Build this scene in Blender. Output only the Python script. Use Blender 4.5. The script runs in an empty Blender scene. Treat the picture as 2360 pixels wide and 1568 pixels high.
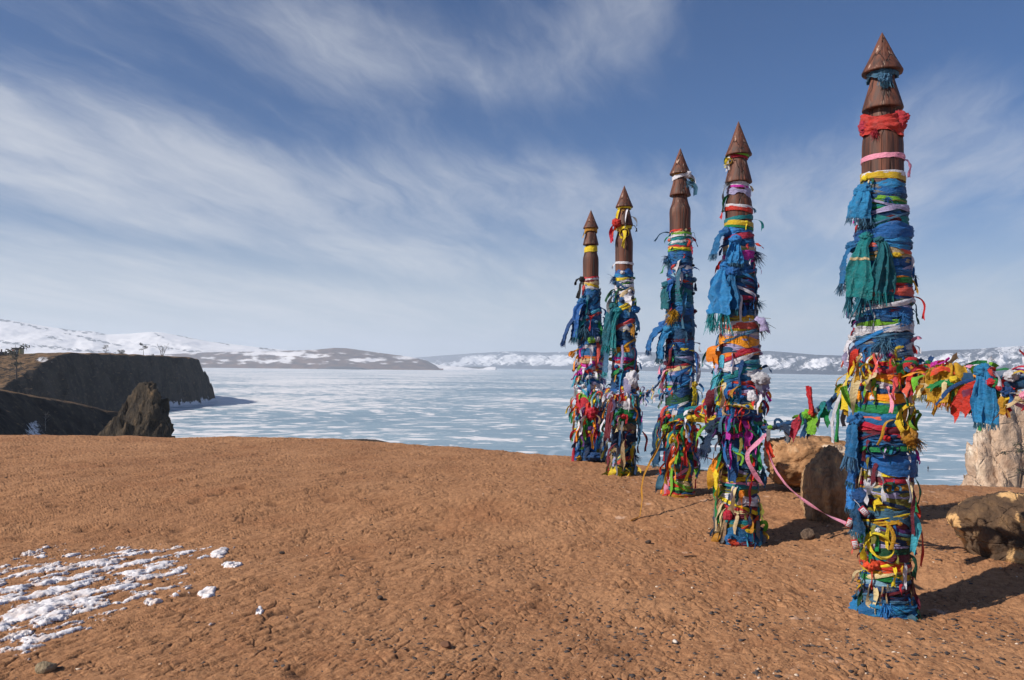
import bpy, bmesh, math, random
import numpy as np
from mathutils import Matrix, Vector, Euler

S = bpy.context.scene
COL = S.collection
rnd = random.Random(11)

# ------------------------------------------------------------------ camera, sky, sun, exposure
EYE = 1.5
F = 1852.0                       # focal length in the working pixels (2360 wide)
PITCH = math.atan(61.0 / F)
ROLL = math.atan(0.0105)
_H = np.array([1.0, 0, 0])
_f = np.array([0, math.cos(PITCH), math.sin(PITCH)])
_u = np.array([0, -math.sin(PITCH), math.cos(PITCH)])
_r = math.cos(ROLL) * _H + math.sin(ROLL) * _u
_p = -math.sin(ROLL) * _H + math.cos(ROLL) * _u
CAM = np.array([0, 0, EYE])

def at(px, py, Y):
    """World point seen at working pixel (px, py) at distance Y along the view axis on the ground."""
    d = _f + (px - 1180) / F * _r + (784 - py) / F * _p
    return CAM + d * (Y / d[1])

def proj(X, Y, Z):
    v = np.stack([X, Y, Z - EYE], -1)
    w = v @ _f
    w = np.where(w < 1e-3, 1e-3, w)
    return 1180 + F * (v @ _r) / w, 784 - F * (v @ _p) / w

def hor(px):
    return 845 + 0.0105 * (px - 1180)

cd = bpy.data.cameras.new('camera'); cam = bpy.data.objects.new('camera', cd); COL.objects.link(cam)
cd.sensor_width = 36; cd.lens = 36 * F / 2360; cd.clip_start = 0.1; cd.clip_end = 60000
cam.matrix_world = Matrix(((_r[0], _p[0], -_f[0], 0), (_r[1], _p[1], -_f[1], 0), (_r[2], _p[2], -_f[2], EYE), (0, 0, 0, 1)))
S.camera = cam

SUN_EL = math.radians(35)
SUN_AZ = math.atan2(-0.90, -0.43)                 # from +Y towards +X
sun_dir = Vector((math.sin(SUN_AZ) * math.cos(SUN_EL), math.cos(SUN_AZ) * math.cos(SUN_EL), math.sin(SUN_EL)))
sl = bpy.data.lights.new('sun', 'SUN'); sl.energy = 4.8; sl.angle = math.radians(0.53); sl.color = (1.0, 0.91, 0.79)
so = bpy.data.objects.new('sun', sl); COL.objects.link(so)
so.rotation_euler = (-sun_dir).to_track_quat('-Z', 'Y').to_euler()

S.view_settings.view_transform = 'Standard'; S.view_settings.look = 'None'
S.view_settings.exposure = 0.22; S.view_settings.gamma = 1.0; S.view_settings.use_curve_mapping = False
S.render.engine = 'CYCLES'
S.cycles.use_denoising = True
S.cycles.max_bounces = 6; S.cycles.diffuse_bounces = 3; S.cycles.transparent_max_bounces = 6
S.cycles.volume_bounces = 1

class NT:
    """Small helper to write node trees."""
    def __init__(s, tree): s.t = tree; s.n = tree.nodes; s.l = tree.links
    def new(s, typ, **kw):
        n = s.n.new(typ)
        for k, v in kw.items():
            if k.startswith('i_'):
                n.inputs[int(k[2:]) if k[2:].isdigit() else k[2:].replace('_', ' ')].default_value = v
            else: setattr(n, k, v)
        return n
    def link(s, a, b): s.l.new(a, b)
    def val(s, x, sock):
        if hasattr(x, 'links'): s.link(x, sock)
        else: sock.default_value = x
    def math(s, op, a, b=0.0, c=0.0, clamp=False):
        n = s.new('ShaderNodeMath', operation=op, use_clamp=clamp)
        s.val(a, n.inputs[0]); s.val(b, n.inputs[1]); s.val(c, n.inputs[2])
        return n.outputs[0]
    def mix(s, f, a, b, typ='MIX'):
        n = s.new('ShaderNodeMix', data_type='RGBA', blend_type=typ)
        s.val(f, n.inputs[0])
        for v, k in ((a, 6), (b, 7)):
            if isinstance(v, tuple) and len(v) == 3: v = v + (1,)
            s.val(v, n.inputs[k])
        return n.outputs[2]
    def ramp(s, x, a, b, lo=0.0, hi=1.0, smooth=True):
        n = s.new('ShaderNodeMapRange', interpolation_type='SMOOTHSTEP' if smooth else 'LINEAR')
        n.clamp = True
        s.val(x, n.inputs[0])
        for v, k in ((a, 1), (b, 2), (lo, 3), (hi, 4)): s.val(v, n.inputs[k])
        return n.outputs[0]
    def turn(s, vec, rot, scale=(1, 1, 1), loc=(0, 0, 0)):
        return s.mapping(s.mapping(vec, (1, 1, 1), (0, 0, rot)), scale, (0, 0, 0), loc)
    def noise(s, vec, scale, detail=4, rough=0.55, dist=0.0, typ=None):
        n = s.new('ShaderNodeTexNoise'); 
        if vec is not None: s.link(vec, n.inputs['Vector'])
        n.inputs['Scale'].default_value = scale; n.inputs['Detail'].default_value = detail
        n.inputs['Roughness'].default_value = rough; n.inputs['Distortion'].default_value = dist
        return n
    def mapping(s, vec, scale=(1, 1, 1), rot=(0, 0, 0), loc=(0, 0, 0)):
        n = s.new('ShaderNodeMapping'); s.link(vec, n.inputs[0])
        n.inputs['Scale'].default_value = scale; n.inputs['Rotation'].default_value = rot; n.inputs['Location'].default_value = loc
        return n.outputs[0]

def lin(*c):
    c = [x / 255 for x in c]
    return tuple(x / 12.92 if x <= 0.04045 else ((x + 0.055) / 1.055) ** 2.4 for x in c)

# sky: Nishita plus a thin layer of cirrus on a flat ceiling overhead
W = bpy.data.worlds.new('World'); S.world = W; W.use_nodes = True
w = NT(W.node_tree); bg = w.n['Background']
sky = w.new('ShaderNodeTexSky', sky_type='NISHITA', sun_disc=False, sun_elevation=SUN_EL, sun_rotation=SUN_AZ % (2 * math.pi),
            altitude=450.0, air_density=1.0, dust_density=0.6, ozone_density=1.2)
tc = w.new('ShaderNodeTexCoord')
sep = w.new('ShaderNodeSeparateXYZ'); w.link(tc.outputs['Generated'], sep.inputs[0])
zc = w.math('ADD', w.math('MAXIMUM', sep.outputs[2], 0.0), 0.10)
cx = w.math('DIVIDE', sep.outputs[0], zc); cy = w.math('DIVIDE', sep.outputs[1], zc)
cmb = w.new('ShaderNodeCombineXYZ'); w.link(cx, cmb.inputs[0]); w.link(cy, cmb.inputs[1])
P0 = cmb.outputs[0]
warp = w.noise(P0, 0.7, 5, 0.55)
wv = w.new('ShaderNodeVectorMath', operation='MULTIPLY_ADD'); w.link(warp.outputs['Color'], wv.inputs[0])
wv.inputs[1].default_value = (0.5, 0.8, 0); w.link(P0, wv.inputs[2])
# direction of a pixel on that ceiling, to set the cloud banks in the sky
def ceil_pt(px, py):
    d = _f + (px - 1180) / F * _r + (784 - py) / F * _p
    d = d / np.linalg.norm(d); z = max(d[2], 0) + 0.10
    return d[0] / z, d[1] / z
azi = w.math('ARCTAN2', sep.outputs[0], sep.outputs[1]); ele = w.math('ARCSINE', sep.outputs[2])
def bank(px, py, ra, re, k, tilt=0.0):
    d = _f + (px - 1180) / F * _r + (784 - py) / F * _p
    d = d / np.linalg.norm(d)
    a0, e0 = math.atan2(d[0], d[1]), math.asin(d[2])
    da = w.math('SUBTRACT', azi, a0); de = w.math('SUBTRACT', ele, e0)
    c, s_ = math.cos(tilt), math.sin(tilt)
    p = w.math('ADD', w.math('MULTIPLY', da, c / ra), w.math('MULTIPLY', de, s_ / ra))
    q = w.math('SUBTRACT', w.math('MULTIPLY', de, c / re), w.math('MULTIPLY', da, s_ / re))
    r2 = w.math('ADD', w.math('MULTIPLY', p, p), w.math('MULTIPLY', q, q))
    return w.math('MULTIPLY', w.math('POWER', 2.718, w.math('MULTIPLY', r2, -1.0)), k)
banks = [(1400, 60, .13, .07, .16, .5), (960, 160, .16, .05, .15, -.35), (1950, 300, .12, .10, .06, .8), (250, 340, .30, .06, .14, -.30), (60, 400, .25, .05, .18, -.15),
         (700, 450, .28, .05, .08, -.22), (1150, 440, .22, .05, .15, -.16), (1850, 460, .16, .07, .12, .35), (1450, 560, .25, .03, -.10, -.05), (1900, 620, .25, .03, -.10, 0), (1650, 330, .10, .08, .05, .6),
         (300, 130, .30, .06, .04, -.4), (2330, 330, .06, .10, .10, .9), (450, 640, .5, .05, .10, -.05), (1500, 640, .4, .04, .03, .03),
         (1950, 130, .25, .10, -.16, .2), (620, 60, .2, .04, .06, -.3), (1250, 300, .2, .035, -.14, -.1), (250, 545, .28, .014, -.16, -.16), (700, 610, .22, .012, -.14, -.14), (600, 510, .12, .015, -.10, -.2), (420, 680, .2, .02, .08, 0), (620, 260, .14, .03, -.10, -.35),
         (120, 20, .2, .06, -.06, 0), (2000, 720, .3, .05, -.02, 0), (1720, 60, .05, .10, -.20, .5)]
cov = 0.0
for b in banks: cov = w.math('ADD', cov, bank(*b))
n1 = w.noise(w.turn(wv.outputs[0], 0.30, (2.5, 0.8, 1)), 1.0, 9, 0.58, 0.2)
n2 = w.noise(w.turn(wv.outputs[0], 0.22, (9.0, 2.0, 1), (3.1, 1.7, 0)), 1.0, 10, 0.64, 0.4)
n3 = w.noise(P0, 0.9, 4, 0.5)
low = w.ramp(ele, 0.34, 0.02, 0.0, 0.13, False)
d1 = w.math('ADD', w.math('MULTIPLY', n1.outputs[0], 0.62), w.math('MULTIPLY', n2.outputs[0], 0.24))
d1 = w.math('ADD', d1, w.math('MULTIPLY', n3.outputs[0], 0.16))
d1 = w.math('ADD', w.math('ADD', d1, cov), low)
cl = w.ramp(d1, 0.43, 1.02, 0.0, 0.86)
# haze near the horizon belongs to the sky too
hz = w.ramp(ele, 0.27, -0.02, 0.0, 1.0)
tint = w.mix(1.0, sky.outputs[0], (0.34, 0.66, 1.08), 'MULTIPLY')
skyc = w.mix(w.math('MULTIPLY', w.math('POWER', hz, 1.5), 0.92), tint, (8.5, 9.2, 9.8))
skyc = w.mix(cl, skyc, (9.5, 9.8, 10.4))
w.link(skyc, bg.inputs[0]); bg.inputs[1].default_value = 0.062

# ------------------------------------------------------------------ numpy noise
def _hash(ix, iy, iz, seed):
    h = (ix.astype(np.int64) * 374761393 + iy.astype(np.int64) * 668265263 + iz.astype(np.int64) * 2147483647 + seed * 974634777) & 0xffffffff
    h = ((h ^ (h >> 13)) * 1274126177) & 0xffffffff
    h = ((h ^ (h >> 16)) * 2246822519) & 0xffffffff
    return (h ^ (h >> 15)) & 0xffffffff

def noise3(x, y, z, seed=0):
    x, y, z = np.broadcast_arrays(np.asarray(x, float), np.asarray(y, float), np.asarray(z, float))
    ix, iy, iz = np.floor(x), np.floor(y), np.floor(z)
    fx, fy, fz = x - ix, y - iy, z - iz
    ux, uy, uz = [t * t * t * (t * (t * 6 - 15) + 10) for t in (fx, fy, fz)]
    out = 0
    for a in (0, 1):
        for b in (0, 1):
            for c in (0, 1):
                h = _hash(ix + a, iy + b, iz + c, seed)
                gx = ((h & 1023) / 511.5 - 1); gy = (((h >> 10) & 1023) / 511.5 - 1); gz = (((h >> 20) & 1023) / 511.5 - 1)
                wgt = (ux if a else 1 - ux) * (uy if b else 1 - uy) * (uz if c else 1 - uz)
                out = out + wgt * (gx * (fx - a) + gy * (fy - b) + gz * (fz - c))
    return out * 1.1

def noise2(x, y, seed=0):
    x, y = np.broadcast_arrays(np.asarray(x, float), np.asarray(y, float))
    ix, iy = np.floor(x), np.floor(y)
    fx, fy = x - ix, y - iy
    ux, uy = [t * t * t * (t * (t * 6 - 15) + 10) for t in (fx, fy)]
    out = 0; zz = np.zeros_like(ix)
    for a in (0, 1):
        for b in (0, 1):
            h = _hash(ix + a, iy + b, zz, seed)
            an = (h & 65535) / 65536.0 * 2 * np.pi
            wgt = (ux if a else 1 - ux) * (uy if b else 1 - uy)
            out = out + wgt * (np.cos(an) * (fx - a) + np.sin(an) * (fy - b))
    return out * 1.4

def fbm2(x, y, o=4, seed=0, g=0.5):
    s, a = 0, 1.0
    for i in range(o):
        s = s + a * noise2(x * 2 ** i + 17.3 * i, y * 2 ** i - 9.1 * i, seed + i); a *= g
    return s

def fbm3(x, y, z, o=4, seed=0, g=0.5):
    s, a = 0, 1.0
    for i in range(o):
        s = s + a * noise3(x * 2 ** i + 17.3 * i, y * 2 ** i - 9.1 * i, z * 2 ** i + 4.7 * i, seed + i); a *= g
    return s

def worley2(x, y, seed=0):
    ix, iy = np.floor(x), np.floor(y)
    f1 = np.full(x.shape, 9.0); f2 = np.full(x.shape, 9.0); zz = np.zeros_like(ix)
    for a in (-1, 0, 1):
        for b in (-1, 0, 1):
            h = _hash(ix + a, iy + b, zz, seed)
            px = ix + a + (h & 65535) / 65536.0; py = iy + b + ((h >> 16) & 65535) / 65536.0
            d = np.sqrt((px - x) ** 2 + (py - y) ** 2)
            f2 = np.minimum(f2, np.maximum(f1, d)); f1 = np.minimum(f1, d)
    return f1, f2

def cells3(x, y, z, seed=0):
    """Random value of the nearest cell: breaks a surface into blocks."""
    ix, iy, iz = np.floor(x), np.floor(y), np.floor(z); best = np.full(x.shape, 9.0); val = np.zeros(x.shape)
    for a in (-1, 0, 1):
        for b in (-1, 0, 1):
            for c in (-1, 0, 1):
                h = _hash(ix + a, iy + b, iz + c, seed); g = _hash(ix + a, iy + b, iz + c, seed + 77)
                d = (ix + a + (h & 1023) / 1023.0 - x) ** 2 + (iy + b + ((h >> 10) & 1023) / 1023.0 - y) ** 2 + (iz + c + ((h >> 20) & 1023) / 1023.0 - z) ** 2
                m = d < best; val = np.where(m, (g & 65535) / 65535.0, val); best = np.minimum(best, d)
    return val

def sstep(x, a, b):
    t = np.clip((x - a) / (b - a), 0, 1); return t * t * (3 - 2 * t)

# ------------------------------------------------------------------ object helpers
def link(o, parent=None, mat=None):
    COL.objects.link(o)
    if parent is not None: o.parent = parent
    if mat is not None: o.data.materials.append(mat)
    return o

def mesh(name, V, Fc, mat=None, parent=None, smooth=True, attrs=None):
    """One mesh object from arrays; Fc is an (n,3) / (n,4) array or a list of such arrays."""
    V = np.asarray(V, np.float32).reshape(-1, 3)
    if not isinstance(Fc, list): Fc = [Fc]
    Fc = [np.asarray(f, np.int32) for f in Fc if len(f)]
    me = bpy.data.meshes.new(name)
    me.vertices.add(len(V)); me.vertices.foreach_set('co', V.ravel())
    tot = np.concatenate([np.full(len(f), f.shape[1], np.int32) for f in Fc])
    idx = np.concatenate([f.ravel() for f in Fc])
    me.loops.add(len(idx)); me.loops.foreach_set('vertex_index', idx)
    me.polygons.add(len(tot)); me.polygons.foreach_set('loop_start', np.concatenate([[0], np.cumsum(tot)[:-1]]).astype(np.int32))
    if smooth: me.polygons.foreach_set('use_smooth', np.ones(len(tot), bool))
    for k, v in (attrs or {}).items():
        at_ = me.attributes.new(k, 'FLOAT', 'POINT'); at_.data.foreach_set('value', np.asarray(v, np.float32).ravel())
    me.update(calc_edges=True); me.validate()
    o = bpy.data.objects.new(name, me)
    return link(o, parent, mat)

def gridf(nu, nv, wrap=False, off=0):
    """Quads of an nu x nv vertex grid (row-major, index = i*nv + j); wrap joins the last column to the first along j."""
    i = np.arange(nu - 1)[:, None]; j = np.arange(nv if wrap else nv - 1)[None, :]
    jn = (j + 1) % nv
    a = i * nv + j; b = i * nv + jn; c = (i + 1) * nv + jn; d = (i + 1) * nv + j
    return np.stack(np.broadcast_arrays(a, b, c, d), -1).reshape(-1, 4) + off

def empty(name, M=None, loc=None):
    o = bpy.data.objects.new(name, None); o.empty_display_size = 0.1; COL.objects.link(o)
    if M is not None: o.matrix_world = M
    if loc is not None: o.location = [float(v) for v in loc]
    return o

def tag(o, label=None, cat=None, group=None, kind=None):
    if label: o['label'] = label
    if cat: o['category'] = cat
    if group: o['group'] = group
    if kind: o['kind'] = kind
    return o

def tube(P, R, n=6):
    P = np.asarray(P, float); m = len(P); R = np.broadcast_to(np.asarray(R, float), (m,))
    T = np.gradient(P, axis=0); T /= np.linalg.norm(T, axis=1)[:, None] + 1e-9
    ref = np.where(np.abs(T[:, 2:3]) > 0.9, np.array([[1.0, 0, 0]]), np.array([[0, 0, 1.0]]))
    A = np.cross(T, ref); A /= np.linalg.norm(A, axis=1)[:, None] + 1e-9
    B = np.cross(T, A); an = np.arange(n) / n * 2 * np.pi
    V = P[:, None] + R[:, None, None] * (np.cos(an)[None, :, None] * A[:, None] + np.sin(an)[None, :, None] * B[:, None])
    return V.reshape(-1, 3), gridf(m, n, True)

class MB:
    """Collects pieces into one mesh."""
    def __init__(s): s.V = []; s.F = []; s.n = 0
    def add(s, V, Fc):
        V = np.asarray(V, float).reshape(-1, 3); s.V.append(V)
        for f in (Fc if isinstance(Fc, list) else [Fc]): s.F.append(np.asarray(f, np.int32) + s.n)
        s.n += len(V); return s
    def build(s, name, mat=None, parent=None, smooth=True):
        q = [f for f in s.F if f.shape[1] == 4]; t = [f for f in s.F if f.shape[1] == 3]
        return mesh(name, np.concatenate(s.V), ([np.concatenate(q)] if q else []) + ([np.concatenate(t)] if t else []), mat, parent, smooth)

def box(c, s, rz=0.0):
    c = np.array(c, float); h = np.array(s, float) / 2
    V = np.array([[x, y, z] for z in (-1, 1) for y in (-1, 1) for x in (-1, 1)]) * h
    k, q = math.cos(rz), math.sin(rz); V = V @ np.array([[k, q, 0], [-q, k, 0], [0, 0, 1]])
    return V + c, np.array([[0, 2, 3, 1], [4, 5, 7, 6], [0, 1, 5, 4], [2, 6, 7, 3], [0, 4, 6, 2], [1, 3, 7, 5]])

_ico = {}
def ico(n):
    if n not in _ico:
        bm = bmesh.new(); bmesh.ops.create_icosphere(bm, subdivisions=n, radius=1.0); bm.verts.ensure_lookup_table()
        _ico[n] = (np.array([v.co[:] for v in bm.verts]), np.array([[v.index for v in f.verts] for f in bm.faces])); bm.free()
    V, Fc = _ico[n]; return V.copy(), Fc

# ------------------------------------------------------------------ materials
def mat(name):
    m = bpy.data.materials.new(name); m.use_nodes = True
    t = NT(m.node_tree); b = t.n['Principled BSDF']
    return m, t, b

def bump(t, b, h, strength=0.3, dist=0.02):
    n = t.new('ShaderNodeBump'); t.val(h, n.inputs['Height']); n.inputs['Strength'].default_value = strength; n.inputs['Distance'].default_value = dist
    t.link(n.outputs[0], b.inputs['Normal'])

def attr(t, name):
    n = t.new('ShaderNodeAttribute', attribute_name=name); return n.outputs['Fac']

def obj_vec(t): return t.new('ShaderNodeTexCoord').outputs['Object']
def pos_vec(t): return t.new('ShaderNodeNewGeometry').outputs['Position']

CLOTH = {}
def cloth(name, rgb, rough=0.5, trans=0.20, mott=0.35):
    m, t, b = mat('cloth_' + name); c = lin(*rgb)
    v = obj_vec(t); inf = t.new('ShaderNodeObjectInfo')
    n = t.noise(v, 28, 4, 0.6); n2 = t.noise(v, 6, 2, 0.5)
    k = t.math('ADD', t.math('MULTIPLY', n.outputs[0], mott), t.math('MULTIPLY', n2.outputs[0], mott))
    k = t.math('ADD', k, t.math('MULTIPLY', inf.outputs['Random'], 0.30))
    k = t.math('ADD', k, 1.0 - mott - 0.15)
    hs = t.new('ShaderNodeHueSaturation'); hs.inputs['Color'].default_value = c + (1,)
    t.link(k, hs.inputs['Value']); t.link(t.ramp(inf.outputs['Random'], 0, 1, 0.488, 0.512, False), hs.inputs['Hue'])
    fd = t.noise(t.mapping(v, (1, 1, 1.4)), 17, 5, 0.62)          # sun-bleached and dusty places
    g_ = sum(c) / 3
    fcol = t.mix(t.ramp(fd.outputs[0], 0.52, 0.72, 0, 0.42), hs.outputs[0], tuple(min(.75, .55 * q + .38 * g_ + .04) for q in c))
    dk = t.noise(v, 11, 3, 0.5)
    fcol = t.mix(t.ramp(dk.outputs[0], 0.56, 0.74, 0, 0.5), fcol, tuple(.32 * q for q in c))
    t.link(fcol, b.inputs['Base Color'])
    b.inputs['Roughness'].default_value = rough; b.inputs['Specular IOR Level'].default_value = 0.35
    b.inputs['Sheen Weight'].default_value = 0.08
    f = t.noise(t.mapping(v, (1, 1, 1.8)), 34, 7, 0.68, 0.6)
    bump(t, b, f.outputs[0], 0.85, 0.02)
    if trans:
        tr = t.new('ShaderNodeBsdfTranslucent'); t.link(fcol, tr.inputs[0])
        mx = t.new('ShaderNodeMixShader'); mx.inputs[0].default_value = trans
        t.link(b.outputs[0], mx.inputs[1]); t.link(tr.outputs[0], mx.inputs[2])
        t.link(mx.outputs[0], t.n['Material Output'].inputs[0])
    CLOTH[name] = m
for nm, c, r in (('blue', (22, 98, 160), .45), ('azure', (34, 126, 190), .45), ('deep', (12, 68, 116), .5), ('navy', (12, 42, 76), .55), ('teal', (4, 122, 130), .42), ('sea', (8, 96, 112), .5),
                 ('green', (16, 128, 66), .4), ('lime', (112, 176, 44), .4), ('dkgreen', (14, 74, 48), .5), ('yellow', (222, 192, 34), .38), ('gold', (188, 138, 26), .45),
                 ('orange', (238, 140, 20), .4), ('red', (192, 26, 34), .4), ('scarlet', (214, 50, 36), .4), ('coral', (214, 84, 74), .45), ('magenta', (190, 40, 160), .4),
                 ('pink', (232, 150, 182), .4), ('white', (212, 212, 222), .5), ('lavender', (166, 160, 200), .45), ('cyan', (64, 164, 186), .4), ('pale', (132, 176, 202), .45),
                 ('olive', (122, 120, 46), .5), ('cream', (214, 192, 146), .5), ('grey', (112, 114, 118), .6), ('black', (24, 25, 30), .6), ('purple', (86, 36, 108), .45),
                 ('burgundy', (100, 22, 44), .5), ('slate', (60, 106, 136), .65), ('tan', (150, 124, 92), .6), ('crimson', (186, 44, 58), .5)):
    cloth(nm, c, r)

def wood_mat():
    m, t, b = mat('weathered_stained_wood'); v = obj_vec(t)
    g = t.noise(t.mapping(v, (26, 26, 1.6)), 1.0, 6, 0.62, 0.6)
    g2 = t.noise(t.mapping(v, (6, 6, 0.8)), 1.0, 3, 0.5)
    c = t.mix(t.ramp(g.outputs[0], 0.3, 0.72), lin(46, 24, 18), lin(112, 64, 45))
    c = t.mix(t.ramp(g2.outputs[0], 0.52, 0.78, 0, 0.6), c, lin(128, 84, 60))
    s = t.noise(t.mapping(v, (30, 30, 3.5), (0.35, 0.2, 0)), 1.0, 3, 0.6, 0.3)
    zz = t.new('ShaderNodeSeparateXYZ'); t.link(v, zz.inputs[0])
    up = t.ramp(zz.outputs[2], 2.9, 3.65, 0.02, 0.85)
    c = t.mix(t.math('MULTIPLY', t.ramp(s.outputs[0], 0.58, 0.68), up), c, lin(186, 158, 140))
    ck = t.noise(t.mapping(v, (17, 17, 0.5), (0, 0, 0), (5, 2, 1)), 1.0, 2, 0.4)
    cr = t.math('ABSOLUTE', t.math('SUBTRACT', ck.outputs[0], 0.5))
    crk = t.ramp(cr, 0.0, 0.022, 1.0, 0.0)
    c = t.mix(t.math('MULTIPLY', crk, 0.8), c, lin(22, 13, 10))
    t.link(c, b.inputs['Base Color']); t.val(t.ramp(g.outputs[0], 0.2, 0.8, 0.55, 0.8), b.inputs['Roughness'])
    h = t.math('SUBTRACT', t.math('MULTIPLY', g.outputs[0], 0.5), crk)
    bump(t, b, h, 0.9, 0.012)
    return m
WOOD = wood_mat()

def rock_mat(name, dark, mid, light, patch_rgb=None, scale=5.0, streak=(1, 1, 1), lcov=(0.55, 0.68), bs=0.8, bd=0.03):
    m, t, b = mat(name); v = obj_vec(t); v = t.mapping(v, streak)
    n = t.noise(v, scale, 9, 0.62, 0.4); n2 = t.noise(v, scale * 4, 6, 0.65); n3 = t.noise(v, scale * 0.4, 3, 0.5)
    c = t.mix(t.ramp(n.outputs[0], 0.32, 0.56), lin(*dark), lin(*mid))
    c = t.mix(t.ramp(n.outputs[0], 0.52, 0.74), c, lin(*light))
    c = t.mix(t.ramp(n2.outputs[0], 0.5, 0.8, 0, 0.6), c, lin(*dark))
    if patch_rgb is not None:
        c = t.mix(t.ramp(t.math('ADD', t.math('MULTIPLY', n3.outputs[0], .7), t.math('MULTIPLY', n.outputs[0], .3)), lcov[0], lcov[1]), c, lin(*patch_rgb))
    t.link(c, b.inputs['Base Color']); b.inputs['Roughness'].default_value = 0.85; b.inputs['Specular IOR Level'].default_value = 0.25
    vo = t.new('ShaderNodeTexVoronoi', feature='DISTANCE_TO_EDGE'); t.link(v, vo.inputs['Vector']); vo.inputs['Scale'].default_value = scale * 1.3
    h = t.math('ADD', t.math('MULTIPLY', n.outputs[0], 1.0), t.math('ADD', t.math('MULTIPLY', n2.outputs[0], 0.5), t.math('MULTIPLY', t.ramp(vo.outputs[0], 0, .05), 0.15)))
    bump(t, b, h, bs, bd)
    return m
# ================================================================== SETTING
ICE = -30.0
def interp(x, pts):
    p = np.array(pts, float); return np.interp(x, p[:, 0], p[:, 1])

# ------------------------------------------------------------------ frozen lake
m_ice, t, b = mat('lake_ice')
v = pos_vec(t)
wp = t.noise(v, 0.006, 3, 0.5)
va = t.new('ShaderNodeVectorMath', operation='MULTIPLY_ADD'); t.link(wp.outputs['Color'], va.inputs[0]); va.inputs[1].default_value = (90, 90, 0); t.link(v, va.inputs[2])
a1 = t.noise(t.turn(va.outputs[0], 0.10, (0.062, 0.066, 1)), 1.0, 5, 0.55, 0.4)
a2 = t.noise(t.turn(va.outputs[0], 0.14, (0.085, 0.25, 1)), 1.0, 5, 0.55, 0.3)
a3 = t.noise(t.turn(va.outputs[0], .2, (.004, .007, 1)), 1.0, 4, 0.55)
sp = t.new('ShaderNodeSeparateXYZ'); t.link(v, sp.inputs[0])
nearleft = t.ramp(sp.outputs[0], -40, -190, 0, 0.065, False)
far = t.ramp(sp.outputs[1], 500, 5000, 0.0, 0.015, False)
k = t.math('ADD', t.math('MULTIPLY', a1.outputs[0], 0.55), t.math('MULTIPLY', a2.outputs[0], 0.45))
k = t.math('ADD', k, t.math('MULTIPLY', a3.outputs[0], 0.42))
k = t.math('ADD', k, t.math('ADD', nearleft, far))
snow = t.ramp(k, 0.742, 0.782)
fine = t.noise(v, 0.5, 5, 0.6)
ck = t.new('ShaderNodeTexVoronoi', feature='DISTANCE_TO_EDGE'); t.link(t.mapping(va.outputs[0], (0.016, 0.03, 1)), ck.inputs['Vector']); ck.inputs['Scale'].default_value = 1.0
crk = t.ramp(ck.outputs[0], 0.004, 0.018, 0.45, 0.0)
ci = t.mix(t.ramp(a3.outputs[0], 0.3, 0.7), lin(122, 148, 164), lin(150, 172, 184))
ci = t.mix(t.ramp(fine.outputs[0], 0.45, 0.75, 0, .35), ci, lin(176, 198, 210))
ci = t.mix(crk, ci, lin(196, 208, 216))
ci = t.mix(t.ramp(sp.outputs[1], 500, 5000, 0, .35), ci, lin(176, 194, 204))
cc = t.mix(snow, ci, lin(226, 226, 228))
t.link(cc, b.inputs['Base Color'])
t.val(t.ramp(snow, 0, 1, 0.42, 0.8, False), b.inputs['Roughness']); b.inputs['Specular IOR Level'].default_value = 0.35
bump(t, b, t.math('ADD', fine.outputs[0], snow), 0.25, 0.25)
yy = np.concatenate([np.linspace(15, 400, 12), np.geomspace(500, 19500, 14)]); uu = np.linspace(-19500, 19500, 14)
X, Y = np.meshgrid(uu, yy, indexing='ij')
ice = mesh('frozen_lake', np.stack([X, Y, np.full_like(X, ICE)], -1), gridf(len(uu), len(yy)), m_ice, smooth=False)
tag(ice, 'pale blue frozen lake with scattered white snow streaks', kind='structure')

# ------------------------------------------------------------------ dirt plateau
EDGE = [(-2600, 985), (-400, 996), (0, 1003), (200, 1006), (400, 1009), (600, 1010), (780, 1013), (900, 1022), (1000, 1030), (1150, 1040), (1300, 1053), (1400, 1064),
        (1500, 1078), (1600, 1087), (1700, 1097), (1850, 1110), (2100, 1119), (2230, 1122), (2360, 1130), (2700, 1140), (5000, 1160)]
PLATZ = 0.15
def edgeY(u):
    px = 1180 + F * u
    return (EYE - PLATZ) * F / (interp(px, EDGE) - (845 + 0.0105 * (np.clip(px, -1000, 3400) - 1180)))

MOUNDS = [(3.55, 6.15, .75, .55, .10), (3.0, 7.6, .5, .5, .07), (4.6, 5.4, .9, .6, .05)]
def base_z(X, Y):
    z = PLATZ * sstep(Y, 6.6, 9.0)
    for mx, my, rx, ry, h in MOUNDS: z = z + h * np.exp(-((X - mx) / rx) ** 2 - ((Y - my) / ry) ** 2)
    u = X / np.maximum(Y, .3)
    d = np.maximum(Y - edgeY(u), 0)
    fall = np.where(d < 1.6, 0.28 * d * d, 0.28 * 1.6 ** 2 + 0.9 * (d - 1.6))
    return np.maximum(z - fall, ICE - 1.5)

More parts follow.
